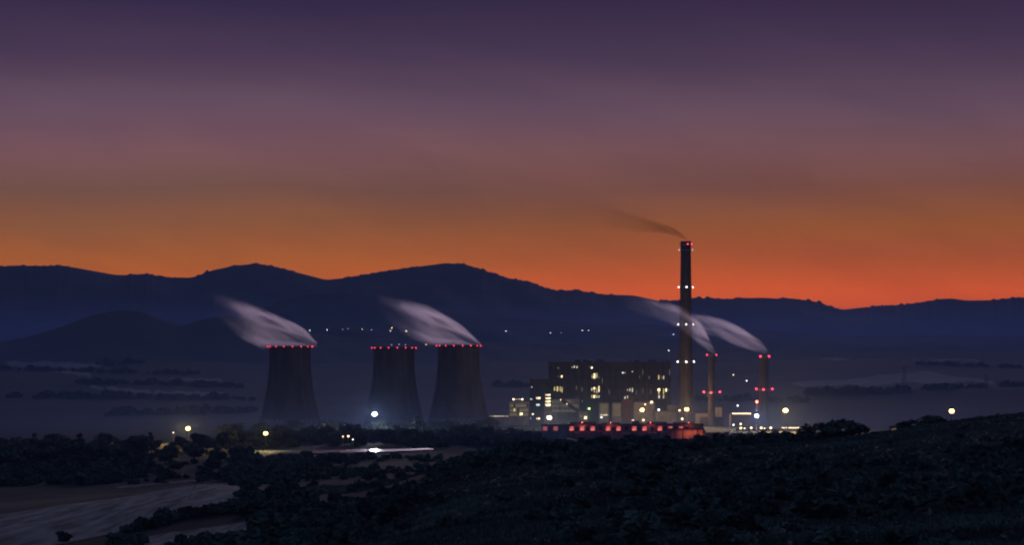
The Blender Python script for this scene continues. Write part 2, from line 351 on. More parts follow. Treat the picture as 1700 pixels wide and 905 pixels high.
for tp, bt, lb in [([(10, 601), (70, 600), (120, 603), (170, 606)], [(12, 607), (70, 610), (120, 612), (165, 610)], 'pale field on the plateau at far left'),
                   ([(76, 613), (110, 616), (150, 621)], [(85, 617), (115, 622), (150, 626)], 'narrow pale strip below the far left plateau field'),
                   ([(150, 641), (200, 645), (250, 649)], [(152, 645), (200, 650), (252, 655)], 'pale strip of field halfway up the left slope'),
                   ([(255, 649), (310, 651), (370, 652)], [(255, 656), (310, 658), (370, 658)], 'pale strip of field toward the left cooling tower'),
                   ([(280, 629), (320, 629), (368, 630)], [(282, 632), (320, 633), (370, 633)], 'thin pale field line high on the left slope'),
                   ([(1365, 594), (1440, 588), (1540, 587), (1620, 592)], [(1360, 597), (1440, 598), (1540, 598), (1630, 600)], 'pale band of field on the far right slope'),
                   ([(1310, 637), (1370, 630), (1430, 629), (1490, 620), (1540, 618), (1590, 626), (1650, 634)], [(1330, 644), (1390, 639), (1440, 643), (1500, 636), (1560, 639), (1600, 634), (1655, 638)], 'wide pale field behind the lattice pylon')]:
    field('far_field', tp, bt, 'farfield', lb, 40, 8, .5)

# pond
xs = np.linspace(0, 2 * np.pi, 90, endpoint=False)
pond_v = [(-122 + 60 * math.cos(a) * (1 + .05 * math.sin(3 * a)), 2085 + (33 + 7 * math.sin(5 * a) + 5 * math.sin(3 * a + 1)) * math.sin(a) + 46 * math.cos(a), .9) for a in xs]
pm = MB(); pm.add(pond_v, [tuple(range(90))]); tag(pm.build('pond', 'water'), 'narrow shining pond on the dark plain', kind='structure')

# ------------------------------------------------------------------ vegetation
def leaves(n_cl, per, rad, size, r, flat=.75, power=.5):
    """leaf quads in clumps inside an ellipsoid rad, centred at origin"""
    c = r.normal(size=(n_cl, 3)); c /= np.linalg.norm(c, axis=1)[:, None]; c *= r.uniform(.25, 1, (n_cl, 1)) ** power
    c *= np.array(rad) * .78; cr = np.array(rad).mean() * r.uniform(.22, .42, n_cl)
    p = r.normal(size=(n_cl, per, 3)); p /= np.linalg.norm(p, axis=2)[..., None]; p *= r.uniform(.2, 1, (n_cl, per, 1)) ** .4
    p = (c[:, None] + p * cr[:, None, None] * np.array([1, 1, flat])).reshape(-1, 3)
    N = len(p); u = r.normal(size=(N, 3)); u /= np.linalg.norm(u, axis=1)[:, None]; v = np.cross(u, r.normal(size=(N, 3))); v /= np.linalg.norm(v, axis=1)[:, None]
    s = size * r.uniform(.6, 1.3, (N, 1)); u = u * s; v = v * s * .7
    V = np.stack([p - u, p - v * .9, p + u, p + v], 1).reshape(-1, 3)
    return V, np.arange(N * 4).reshape(N, 4)
def tree_protos():
    out = []
    specs = [(4.2, 8.5, 1.2), (5, 10, 1), (3.4, 7, 1.1), (1.7, 15, 1), (5.5, 7, 1)]
    for i, (rx, h, k) in enumerate(specs):
        r = np.random.default_rng(100 + i); trunk_h = h * (.22 if i != 3 else .12); rz = (h - trunk_h) / 2
        V, Fq = leaves(26 if i != 3 else 34, 32, (rx, rx, rz), .55, r); V = V + np.array([0, 0, trunk_h + rz])
        cm = fastmesh('crown', V, Fq, 'leaf' if i % 2 else 'leaf2')
        b = MB().bar((0, 0, -.6), (.1, 0, trunk_h + rz * .7), .32, .14, 7)
        for q in range(4):
            a = q * 1.6 + i; b.bar((.05, 0, trunk_h * (.8 + .15 * q)), (math.cos(a) * rx * .55, math.sin(a) * rx * .55, trunk_h + rz * (.8 + .15 * q)), .14, .05, 5)
        out.append((b.mesh('trunk', 'bark'), cm, h))
    return out
PROTO = tree_protos()
def tree(x, y, h, kind, label, group=None, name='tree', wide=1.0, rot=None, sink=0):
    tm, cm, h0 = PROTO[kind]; o = thing(name, label, 'tree', (x, y, gz(x, y) - sink), group)
    s = h / h0; o.scale = (s * wide, s * wide, s); o.rotation_euler.z = random.uniform(0, 6.3) if rot is None else rot
    link('trunk', tm, o); link('crown', cm, o); return o
def belt(n, pxr, Yr, hr, label, group, kinds=(0, 1, 2, 4), name='tree', wide=1.25):
    for i in range(n):
        q = (i + random.uniform(.1, .9)) / n; y = random.uniform(*Yr); x = PX(pxr[0] + (pxr[1] - pxr[0]) * q, y)
        tree(x, y, random.uniform(*hr), random.choice(kinds), label, group, name, wide)
def thicket(name, label, pts, hr, m='brush', per=(9, 14), size=.42, seed=0):
    """one mass of shrubs: pts = list of (x, y); nobody could count them"""
    r = np.random.default_rng(seed); Vs, n = [], 0
    tmpl = [leaves(per[0], per[1], (1.25, 1.25, .62), size, np.random.default_rng(seed + 50 + k), 1.0)[0] + np.array([0, 0, .5]) for k in range(6)]
    for (x, y) in pts:
        h = r.uniform(*hr) * r.choice([.7, 1, 1, 1.4]); a = r.uniform(0, 6.3); V = tmpl[r.integers(6)]
        c, s = math.cos(a), math.sin(a); z = float(ground(x, y))
        Vs.append(np.stack([(V[:, 0] * c - V[:, 1] * s) * h * r.uniform(.8, 1.4) + x, (V[:, 0] * s + V[:, 1] * c) * h + y, V[:, 2] * h + z], 1))
    V = np.concatenate(Vs); return tag(link(name, fastmesh(name, V, np.arange(len(V)).reshape(-1, 4), m)), label, 'bushes', kind='stuff')
def scatter(n, pxr, Yr, dens=None, seed=0):
    r = np.random.default_rng(seed); o = []
    while len(o) < n:
        y = math.sqrt(r.uniform(Yr[0] ** 2, Yr[1] ** 2)); px = r.uniform(*pxr)
        if dens is None or dens(px, y, r): o.append((PX(px, y), y))
    return o
patchy = lambda s: (lambda px, y, r: vnoise(np.array(PX(px, y) / 45), np.array(y / 110), s) + r.normal(0, .35) > .05)
thicket('brush', 'dark scrub covering the slope at lower right', scatter(620, (860, 1950), (330, 1180), lambda px, y, r: patchy(61)(px, y, r) and px > 860 + r.uniform(-60, 160) and not (px > 1250 and y > 760 + r.uniform(0, 160))), (.6, 2.8), seed=1)
thicket('brush', 'dark scrub in the middle of the foreground', scatter(520, (400, 900), (520, 1350), lambda px, y, r: patchy(62)(px, y, r) and not (520 < px < 715 and 960 < y < 1120)), (.8, 2.6), seed=2)
thicket('brush', 'line of dark shrubs along the near crest before the plant', scatter(240, (755, 1345), (1040, 1200), lambda px, y, r: vnoise(np.array(px / 26.), np.array(0.), 8) + r.normal(0, .25) > .1), (1.0, 2.5), seed=3)
thicket('brush', 'rough grass and thorn on the crest at right', scatter(260, (1345, 1900), (700, 1260)), (.35, .9), seed=4)
def tussocks(n, seed):
    r = np.random.default_rng(seed); y = r.uniform(320, 1250, n); px = r.uniform(370, 1950, n)
    ok = (px > 470 + (y - 320) * .05) & ~((px > 530) & (px < 705) & (y > 960) & (y < 1120)); y, px = y[ok], px[ok]; x = (px - 850) / F * y; n = len(x); B = 9
    z = ground(x, y); h = r.uniform(.35, .95, n) * (1 + .35 * vnoise(x / 20, y / 30, 9)); a = r.uniform(0, 6.3, (n, B)); o = r.uniform(0, .55, (n, B)) * 1.2
    bx = x[:, None] + np.cos(a) * o; by = y[:, None] + np.sin(a) * o; a2 = r.uniform(0, 6.3, (n, B)); hw = r.uniform(.12, .3, (n, B)); hh = h[:, None] * r.uniform(.5, 1.1, (n, B)); ln = r.normal(0, .3, (2, n, B))
    cx, sy = np.cos(a2) * hw, np.sin(a2) * hw; zz = np.broadcast_to(z[:, None], bx.shape)
    V = np.stack([np.stack([bx - cx, by - sy, zz - .1], -1), np.stack([bx + cx, by + sy, zz - .1], -1), np.stack([bx + ln[0] + cx * .5, by + ln[1] + sy * .5, zz + hh], -1), np.stack([bx + ln[0] - cx * .3, by + ln[1] - sy * .3, zz + hh * .85], -1)], 2).reshape(-1, 3)
    tag(link('rough_grass', fastmesh('rough_grass', V, np.arange(len(V)).reshape(-1, 4), 'grass')), 'rough dark grass and weeds between the foreground scrub', 'grass', kind='stuff')
tussocks(42000, 12)
thicket('hedge', 'dark hedge cutting across the stubble at lower left', [(h.x + random.uniform(-2, 2), h.y + random.uniform(-6, 6)) for q in np.linspace(0, 1, 90) for h in [hit(215 + 215 * q, 885 - 40 * q + random.uniform(-3, 2) - 6 * math.sin(3.1 * q))] if h], (1.0, 2.2), seed=5)
thicket('brush', 'dark bushes along the bottom left edge', [(h.x, h.y) for k in range(70) for h in [hit(random.choice([random.uniform(190, 240), random.uniform(290, 370), random.uniform(380, 520)]), random.uniform(896, 925))] if h], (.9, 2.0), seed=6)
thicket('wood', 'mass of dark woodland on the plain at left', scatter(900, (-120, 420), (1500, 2250), patchy(63), 7), (1.6, 4.2), 'leaf', (12, 14), .5, 7)
thicket('wood', 'dark undergrowth between the pond and the foreground scrub', scatter(500, (380, 800), (1350, 1960), patchy(64), 8), (1.2, 3.0), seed=8)
thicket('wood', 'dark woodland in front of the cooling towers', scatter(620, (380, 900), (2200, 2700), patchy(65), 9), (2.5, 5.0), 'leaf', (12, 14), .5, 9)
thicket('brush', 'low dark scrub added to hide the lit ground before the yard lamps', scatter(260, (1150, 1420), (2150, 2620), None, 21), (1.0, 2.6), seed=21)  # shrubs added to darken the lamplit ground here
thicket('hedgerow', 'broken hedgerows on the far left slope', [(h.x, h.y) for (a, b, c, d, n) in ((0, 614, 330, 622, 90), (160, 606, 240, 603, 40), (120, 636, 400, 643, 90), (0, 660, 420, 664, 110), (180, 690, 430, 684, 60)) for q in rng.uniform(0, 1, n) for h in [hit(a + (c - a) * q, b + (d - b) * q + rng.normal(0, .8))] if h and h.y < 7600], (3, 7), 'leaf', (10, 12), .5, 10)
thicket('hedgerow', 'distant tree lines on the far right slope', [(h.x, h.y) for (a, b, c, d, n) in ((1340, 655, 1700, 640, 120), (1340, 655, 1480, 653, 50), (1520, 605, 1700, 612, 60), (1150, 664, 1340, 668, 40), (820, 640, 900, 642, 20)) for q in rng.uniform(0, 1, n) for h in [hit(a + (c - a) * q, b + (d - b) * q + rng.normal(0, .6))] if h and h.y < 7600], (3, 6.5), 'leaf', (10, 12), .5, 11)
belt(16, (5, 130), (1650, 2050), (8, 17), 'broad tree in the dark wood at the far left edge of the plain', 'trees in the left wood')
belt(24, (130, 380), (1650, 2250), (7, 16), 'broad tree in the dark wood between the left edge and the yellow lamps', 'trees in the wood by the yellow lamps')
belt(14, (375, 470), (2150, 2600), (10, 15), 'broad tree at the foot of the left cooling tower', 'trees below the left tower')
belt(20, (470, 640), (2230, 2700), (9, 15), 'broad tree behind the pond between the left and middle towers', 'trees behind the pond')
belt(18, (640, 820), (2300, 2750), (9, 15), 'broad tree at the foot of the two right cooling towers', 'trees below the right towers')
belt(8, (815, 900), (2350, 2650), (7, 11), 'broad tree left of the red lit hall', 'trees beside the red hall')
for px, Yp, h, lb in ((57, 2050, 17, 'tall slender poplar rising above the left wood, near the left edge'), (133, 1980, 19, 'tall slender poplar rising above the left wood, second from the left edge'),
                      (250, 2150, 15, 'slender poplar a little left of the yellow lamp'), (693, 2500, 22, 'tall dark tree between the middle and right cooling towers')):
    tree(PX(px, Yp), Yp, h, 3, lb, name='poplar_tree', wide=1.3)
for px, Yp, h, wd, kind, lb in ((1366, 1090, 9.5, 1.45, 4, 'broad round tree on the right crest, left half of the pair'), (1404, 1096, 10.5, 1.35, 4, 'broad round tree on the right crest, right half of the pair'),
                          (1512, 1150, 5.4, 2.1, 4, 'low spreading tree on the crest left of the yellow lamp'), (1547, 1160, 6.0, 1.8, 4, 'low spreading tree touching the yellow lamp on the crest'),
                          (1060, 1080, 3.2, 1.2, 0, 'small bush on the crest below the red hall'), (946, 1080, 4.6, 1.6, 4, 'rounded bush on the crest below the lit stair tower'), (815, 1085, 5, 2.0, 4, 'wide dark bush on the crest below the right cooling tower'),
                          (330, 2240, 6.5, 1.5, 4, 'tree lit yellow green beside the left yellow lamp')):
    tree(PX(px, Yp), Yp, h, kind, lb, name='tree', wide=wd, sink=.4 if Yp > 2000 else h * .3)
h_ = hit(105, 901); tree(h_.x, h_.y, 4.4, 2, 'lone round bush in the stubble field at bottom left', name='bush', wide=1.2, sink=1.2)
h_ = hit(628, 853); tree(h_.x, h_.y, 4.2, 0, 'lone bush at the pale clearing in the brush', name='bush')
for px, py, h in ((180, 604, 17), (215, 604, 18), (205, 605, 14)):
    h_ = hit(px, py); tree(h_.x, h_.y, h, 0, 'far tree on the left plateau above the pale field', 'far trees on the left plateau', wide=1.3)

# ------------------------------------------------------------------ lamps
BALL = {}
def ball_mesh(r, m):
    if (r, m) not in BALL: BALL[(r, m)] = MB().ball((0, 0, 0), r).mesh('lamp_globe', m, True)
    return BALL[(r, m)]
def mast(px, py, Y, m, power, color, label, heads=8, ring=1.6, r=.65, name='floodlight_mast', cat='floodlight', spot_gain=8):
    top = P(px, py, Y); g = gz(top.x, top.y); H = max(2.5, top.z - g)
    o = thing(name, label, cat, (top.x, top.y, g))
    MB().bar((0, 0, -.5), (0, 0, H), .32, .16, 10).bar((0, 0, -.5), (0, 0, .5), .6, .6, 10).build('mast', 'steel', o)
    MB().lathe([(ring - .1, H - .1), (ring + .1, H - .1), (ring + .1, H + .1), (ring - .1, H + .1)], 20, close=True).bar((-ring, 0, H), (ring, 0, H), .07).bar((0, -ring, H), (0, ring, H), .07).build('ring', 'steel', o)
    hm = MB().box(-r, r, -.12, .12, -r * .7, r * .7).mesh('lens', m); bm_ = MB().box(-r - .06, r + .06, -.2, .12, -r * .7 - .06, r * .7 + .06).mesh('floodlight', 'steel')
    for k in range(heads * 3):
        tier = k // heads - 1; a = k * 2 * math.pi / heads + .2 + tier * math.pi / heads; rg = ring * (1 - .38 * abs(tier))
        f = link('floodlight', bm_, o, (math.sin(a) * rg, -math.cos(a) * rg, H + tier * r * 1.35)); f.rotation_euler.z = a + math.pi
        link('lens', hm, f, (0, .14, 0))
    L = bpy.data.lights.new('lamp_light', 'POINT'); L.energy = power; L.color = color; L.shadow_soft_size = ring * .8
    lo = link('lamp_light', L, o, (0, 0, H + 1 + r * 2.2))
    L2 = bpy.data.lights.new('glow_spot', 'SPOT'); L2.energy = power * spot_gain; L2.color = color; L2.shadow_soft_size = ring * .6; L2.spot_size = R(172); L2.spot_blend = .5
    lo = link('glow_spot', L2, o, (0, -ring - .9, H)); lo.rotation_euler = (R(-82), 0, 0); return o  # extra spot aimed toward the camera, added to brighten the mist glow
YEL, ORA, WHI, WRM = (1, .62, .2), (1, .5, .18), (.9, .94, 1), (1, .72, .4)
mast(312, 712, 2300, 'yellow', 37440, YEL, 'yellow floodlight above the trees at far left')
mast(441, 720, 2125, 'yellow', 12960, (1, .75, .35), 'smaller yellow floodlight at the foot of the left cooling tower', 7, 1.3, .55)
mast(622, 688, 2520, 'white', 57600, WHI, 'bright white floodlight in front of the middle cooling tower', 10, 1.9, .75, spot_gain=6)
mast(912, 694, 2600, 'warm', 43200, WRM, 'warm white floodlight below the stair tower of the boiler house', 10, 1.8, .7)
mast(1066, 681, 2860, 'orange', 57600, ORA, 'orange floodlight in front of the pale annex', 9, 1.8, .72)
mast(1140, 680, 2890, 'orange', 56000, (1, .58, .22), 'orange floodlight at the base of the tall chimney', 10, 1.9, .75)
mast(1256, 691, 2800, 'white', 37440, WHI, 'white floodlight below the red lamp at the right chimney', 10, 1.8, .7)
mast(1304, 682, 2700, 'yellow', 72000, YEL, 'large yellow floodlight right of the right chimney', 12, 2.1, .8)
mast(1580, 683, 1290, 'yellow', 3120, YEL, 'yellow lamp on the crest beside the low spreading tree', 6, .8, .4)
mast(978, 679, 2900, 'green', 11520, (.75, 1, .35), 'greenish lamp over the conveyor foot', 4, 1.0, .45)

def pole_lamp(px, py, Y, m, r, label, group=None, H=None, name='street_lamp'):
    if Y is None:
        h = hit(px, py + 1.5); g = h; top = Vector((h.x, h.y, PZ(py, h.y)))
        if top.z - g.z < 3: top.z = g.z + 3
    else:
        top = P(px, py, Y); g = Vector((top.x, top.y, gz(top.x, top.y)))
    H = top.z - g.z; o = thing(name, label, 'lamp', (g.x, g.y, g.z), group)
    MB().bar((0, 0, -.5), (0, 0, H), .16, .09, 8).bar((0, 0, H), (0, -1.0, H + .2), .07).build('pole', 'steel', o)
    link('lamp_globe', ball_mesh(r, m), o, (0, -1.0, H + .1)); return o
for px, py, m, r, lb in ((499, 548, 'pin_d', 1.5, 'dim reddish pinpoint lamp on the hillside inside the left steam edge'), (514.5, 548.7, 'pin_w', 1.5, 'white pinpoint lamp on the hillside just right of the left steam plume'),
     (543, 548, 'pin_w', 1.6, 'white pinpoint lamp on the hillside, second right of the left steam plume'), (569, 547, 'pin_d', 1.5, 'dim pinpoint lamp on the hillside, left one of a faint pair'), (578, 546, 'pin_d', 1.3, 'dim pinpoint lamp on the hillside, right one of a faint pair'),
     (601.5, 547, 'pin_o', 1.3, 'warm pinpoint lamp on the hillside above the left rim of the middle tower'), (616.5, 548, 'pin_d', 1.6, 'dim pinpoint lamp above the left rim of the middle tower'), (650.5, 544.7, 'pin_o', 1.9, 'warm lamp on the hillside, upper one of a close pair'),
     (648, 549.8, 'pin_o', 1.6, 'warm lamp on the hillside, lower one of a close pair'), (674.6, 550, 'pin_o', 2.2, 'brightest warm lamp on the hillside above the middle tower'), (650, 573, 'pin_d', 1.4, 'faint lamp just over the middle of the middle tower rim'),
     (662.5, 572.4, 'pin_d', 1.5, 'faint lamp just over the middle tower rim, middle of three'), (673, 573, 'pin_d', 1.4, 'faint lamp just over the middle tower rim, rightmost of three'), (707.5, 572.4, 'pin_o', 1.2, 'warm lamp on the slope between middle and right tower rims'),
     (840, 550, 'pin_w', 1.5, 'white pinpoint lamp on the hillside right of the right tower steam'), (914, 553, 'pin_w', 1.5, 'white pinpoint lamp above the left end of the boiler house'), (931.6, 553, 'pin_d', 1.5, 'faint lamp right of the one above the boiler house end'),
     (967, 549, 'pin_w', 1.5, 'white pinpoint lamp on the hillside, left of a pair over the boiler house'), (977, 549, 'pin_w', 1.3, 'white pinpoint lamp on the hillside, right of a pair over the boiler house'),
     (1118, 555.5, 'pin_w', 1.5, 'white pinpoint lamp left of the tall chimney at mid height'), (1110, 582.5, 'pin_w', 1.4, 'white pinpoint lamp above the right end of the boiler house'),
     (1217.5, 623.5, 'pin_o', 1.3, 'warm pinpoint lamp on the slope between the two short chimneys'), (1239.5, 633.5, 'pin_w', 1.3, 'cool pinpoint lamp left of the right chimney')):
    pole_lamp(px, py, None, m, r, lb, 'distant lamps on the hillside')
for px, py, Y, m, r, lb in ((288, 719, 2320, 'pin_o', .5, 'small warm lamp left of the far left yellow floodlight'), (569.5, 725.5, 2190, 'pin_o', .5, 'small lamp behind the pond, leftmost of three'), (578.5, 725, 2192, 'pin_o', .8, 'small lamp behind the pond, brightest of three'),
     (586, 730.5, 2188, 'pin_w', .5, 'small lamp behind the pond, lowest of three'), (1224.5, 674, 2900, 'pin_w', .8, 'cool lamp above the row of eave lamps'), (1217.5, 706, 2700, 'pin_w', .8, 'greenish white lamp at the left end of the yard lamps'),
     (1229.5, 704.5, 2720, 'pin_o', .9, 'warm yard lamp standing a little above its row'), (1229.5, 711.5, 2650, 'win_b', 1.3, 'large warm yard lamp, first low one from the left'), (1236, 712, 2650, 'pin_o', .7, 'warm yard lamp, second low one from the left'),
     (1247, 711, 2650, 'pin_o', 1.0, 'warm yard lamp, third low one from the left'), (1263.5, 711, 2650, 'pin_o', 1.1, 'warm yard lamp, fourth low one from the left'), (1269, 712, 2650, 'pin_o', .6, 'warm yard lamp, fifth low one from the left'), (1279.5, 711, 2650, 'pin_o', 1.1, 'warm yard lamp, sixth and rightmost low one'),
     (1132.5, 696, 2700, 'pin_o', 1.0, 'warm lamp under the orange floodlight of the tall chimney'), (1135, 706, 2600, 'pin_w', .7, 'small lamp at the right end of the red windows'), (1346, 709, 2500, 'pin_d', .9, 'faint lamp left of the broad trees on the crest')):
    pole_lamp(px, py, Y, m, r, lb, 'yard lamps around the plant', name='yard_lamp')
# the red signal lamp
o = thing('signal_mast', 'bright red signal lamp on a mast left of the right chimney', 'lamp', (PX(1256.5, 2850), 2850, 0)); Hs = PZ(669, 2850)
MB().bar((0, 0, -.5), (0, 0, Hs), .4, .2, 8).build('mast', 'steel', o); link('lamp_globe', ball_mesh(1.5, 'redlamp'), o, (0, 0, Hs + 1))
L = bpy.data.lights.new('lamp_light', 'POINT'); L.energy = 14000; L.color = (1, .08, .05); L.shadow_soft_size = 1.5; link('lamp_light', L, o, (0, -2, Hs + 1))

# ------------------------------------------------------------------ cooling towers
BEA = ball_mesh(.6, 'beacon')
def tower_meshes():
    H, rt, ht, b = 87.5, 22.8, 75, 64
    rr = lambda h: rt * math.sqrt(1 + ((h - ht) / b) ** 2)
    hs = []
    for k in range(0, 29):
        h = 8 + (H - 8) * k / 28; hs += [(rr(h), h), (rr(h) + .22, h + .15), (rr(h) + .22, h + .5), (rr(h), h + .65)] if k < 28 else [(rr(h), h)]
    inner = [(rr(h) - .9, h) for h in np.linspace(H, 8, 18)]
    shell = MB().lathe(hs + inner, 72, close=True).mesh('shell', 'concrete', True)
    rim = MB().lathe([(rr(H) - .95, H), (rr(H) + 1.5, H), (rr(H) + 1.5, H + .4), (rr(H) + .5, H + .4), (rr(H) + .5, H + 1.1), (rr(H) - .95, H + 1.1)], 72, close=True).mesh('rim_walkway', 'concrete')
    rail = MB()
    for k in range(60):
        a = k * math.pi / 30; c, s = math.cos(a), math.sin(a); rail.bar((c * (rr(H) + 1.4), s * (rr(H) + 1.4), H + .3), (c * (rr(H) + 1.4), s * (rr(H) + 1.4), H + 1.5), .05, n=4)
    rail.lathe([(rr(H) + 1.35, H + 1.45), (rr(H) + 1.45, H + 1.45), (rr(H) + 1.45, H + 1.55), (rr(H) + 1.35, H + 1.55)], 60, close=True)
    colm = MB(); R0, R1 = rr(8) - .5, rr(0) + 1
    for k in range(36):
        a0 = k * math.pi / 18
        for d in (-1, 1):
            a1 = a0 + d * math.pi / 36; colm.bar((R1 * math.cos(a0), R1 * math.sin(a0), -.5), (R0 * math.cos(a1), R0 * math.sin(a1), 8.3), .4, .35, 6)
    basin = MB().lathe([(R1 + 3, -.5), (R1 + 3, 1.4), (R1 + 2.4, 1.4), (R1 + 2.4, .4), (.1, .4)], 60)
    lad = MB().box(-.5, .5, -.1, .1, 8, 9)
    ladder = MB(); 
    for k in range(40):
        h = 8 + (H - 8) * k / 40; h2 = 8 + (H - 8) * (k + 1) / 40
        for dx in (-.4, .4): ladder.bar((dx + .6 * (rr(h) + .5), -.8 * (rr(h) + .5), h), (dx + .6 * (rr(h2) + .5), -.8 * (rr(h2) + .5), h2), .08, n=4)
        ladder.bar((-.4 + .6 * (rr(h) + .5), -.8 * (rr(h) + .5), h), (.4 + .6 * (rr(h) + .5), -.8 * (rr(h) + .5), h), .06, n=4)
    return shell, rim, rail.mesh('handrail', 'steel'), colm.mesh('column_ring', 'concrete'), basin.mesh('basin', 'concrete'), ladder.mesh('ladder', 'steel'), rr(H) + 1.6, H
TM = tower_meshes()
for px, pyt, Y, lb in ((481.5, 576.5, 2985, 'leftmost cooling tower, darkest, with steam streaming left from its rim'), (654, 578.5, 3010, 'middle cooling tower without a steam plume behind the white floodlight'), (761.5, 575, 2990, 'right cooling tower beside the boiler house, steam rising from its right rim')):
    zt = PZ(pyt, Y); o = thing('cooling_tower', lb, 'cooling tower', (PX(px, Y), Y, zt - TM[7]), 'hyperbolic cooling towers')
    for nm, me in zip(('shell', 'rim_walkway', 'handrail', 'column_ring', 'basin', 'ladder'), TM[:6]):
        c = link(nm, me, o)
        if nm == 'column_ring': c['kind'] = 'stuff'
    for k in range(16):
        a = (k + .5) * math.pi / 8; link('beacon', BEA, o, (TM[6] * math.cos(a), TM[6] * math.sin(a), TM[7] + .45))

# ------------------------------------------------------------------ chimneys
def chimney(name, px, Y, pytop, rt, rb, galleries, label, tip):
    H = PZ(pytop, Y); o = thing(name, label, 'chimney', (PX(px, Y), Y, 0))
    n = 40; prof = [(rb + (rt - rb) * (k / n) ** .8, -.5 + (H + .5) * k / n) for k in range(n + 1)]
    MB().lathe(prof + [(rt - .5, H), (rt - .5, H - 12)], 40).build('shaft', 'shaft', o, smooth=True)
    MB().lathe([(rt + .02, H - 6), (rt + .35, H - 6), (rt + .35, H - 5), (rt + .1, H - 4.8), (rt + .1, H - 1.5), (rt + .4, H - 1.3), (rt + .4, H + .2), (rt - .5, H + .2)], 40).build('crown_band', 'roof', o)
    lad = MB()
    for dx in (-.3, .3): lad.bar((dx, -rb - .3, 1), (dx, -rt - .3, H - 1), .07, n=4)
    for k in range(int(H / 2)):
        h = 1 + k * 2; q = h / H; lad.bar((-.3, -(rb + (rt - rb) * q) - .3, h), (.3, -(rb + (rt - rb) * q) - .3, h), .05, n=4)
    lad.build('ladder', 'steel', o)
    for py, mm, rad, angs in galleries:
        h = PZ(py, Y); r = rb + (rt - rb) * (h / H) ** .8
        g = MB().lathe([(r - .05, h - .9), (r + 1.3, h - .9), (r + 1.3, h - .7), (r + 1.25, h + .3), (r + 1.18, h + .3), (r + 1.18, h - .7), (r - .05, h - .7)], 40).build('gallery', 'steel', o)
        for dx in angs:
            a = math.asin(max(-1, min(1, dx))); R_ = r + 1.4
            link('beacon', ball_mesh(rad, mm), g, (R_ * math.sin(a), -R_ * math.cos(a), h))
    return o
ch1 = chimney('tall_chimney', 1138.5, 2960, 401, 5.5, 8.6, [(405.5, 'beacon', .8, (.25, .9)), (415, 'wbeacon_dim', .7, (-1, 1)), (477, 'wbeacon', .85, (-1, .05, 1)), (539, 'wbeacon', .85, (-1, 0, 1)), (601, 'wbeacon', 1.0, (-1, 0, 1))], 'tall dark chimney rising above the mountain ridge, trailing brown smoke', 0)
ch2 = chimney('short_chimney', 1181.5, 2900, 588.5, 3.4, 4.0, [(589.5, 'beacon', .9, (-1, 1)), (652, 'beacon', 1.2, (-1, -.2, 1))], 'short slim chimney just right of the tall one, with red lamps', 0)
ch3 = chimney('short_chimney', 1268.5, 2900, 590.5, 4.7, 5.6, [(592, 'beacon', 1.2, (-.7, .8)), (647, 'beacon', 1.2, (-1, -.2, 1))], 'rightmost thicker short chimney with red lamps, beside the red signal', 0)
for c_, hh, dz in ((ch2, 652, 9.5), (ch3, 647, 9.5)):   # wide lamp bracket at the lower gallery
    z = PZ(hh, 2900)
    for ch in c_.children:
        if ch.name.startswith('gallery') and abs(sum(v.co.z for v in ch.data.vertices) / len(ch.data.vertices) - z) < 3:
            MB().bar((-dz, -3, z - .3), (dz, -3, z - .3), .18).bar((-dz, -3, z - .3), (-3, -3, z - 4), .12).bar((dz, -3, z - .3), (3, -3, z - 4), .12).build('lamp_bracket', 'steel', ch)
            for b_ in [b for b in ch.children if b.name.startswith('beacon') and abs(b.location.x) > 3]: b_.location.x = math.copysign(dz * .9, b_.location.x); b_.location.y = -3; b_.location.z = z + .6

# ------------------------------------------------------------------ boiler house and annexes
def bld(name, px0, px1, pyt, Y, depth, m, label, cat='building', roof='roof', base=0.0):
    x0, x1, zt = PX(px0, Y), PX(px1, Y), PZ(pyt, Y); W = x1 - x0
    o = thing(name, label, cat, ((x0 + x1) / 2, Y, base)); H = zt - base
    MB().box(-W / 2, W / 2, 0, depth, -.5, H).build('wall', m, o)
    r_ = MB().box(-W / 2 - .25, W / 2 + .25, -.25, depth + .25, H + .003, H + .6)
    r_.build('roof', roof, o); o['W'] = W
    return o, W, H
WINM = {}
def window(o, Y, cx, px, py, wpx, hpx, m, proud=.12, name='window'):
    sx, sz = wpx * Y / F, hpx * Y / F; k = (round(sx, 2), round(sz, 2), m)
    if k not in WINM: WINM[k] = MB().box(-sx / 2, sx / 2, -.12, .1, -sz / 2, sz / 2).mesh('window', m)
    return link(name, WINM[k], o, (PX(px, Y) - cx, -proud, PZ(py, Y) - o.location.z))
Yb = 3060
bh, W, H = bld('boiler_house', 911.5, 1113.5, 602, Yb, 55, 'cladding', 'huge dark boiler house with scattered lit windows in the middle of the plant')
cx = bh.location.x
for k in range(18):
    px = 911.5 + 202 * (k + .5) / 18; s = 1.6
    x = PX(px, Yb) - cx; MB().box(x - .5, x + .5, -.45, .05, 0, H - 3).build('pilaster', 'pilaster' if k % 3 else 'cladding', bh)
for k in range(16):
    px = 915 + 197 * rng.uniform(0, 1); x = PX(px, Yb) - cx; hh = rng.uniform(.8, 2.6); ww = rng.uniform(.8, 3); y = rng.uniform(2, 40)
    MB().box(x - ww, x + ww, y, y + 3, H + .55, H + .6 + hh).lathe([(ww * .4, H + .6 + hh), (ww * .4, H + 1.1 + hh), (.1, H + 1.2 + hh)], 8, x, y + 1.5).build('roof_vent', 'roof', bh)
z6 = lambda a, b: (880 + a / 7.083, 590 + b / 7.083)
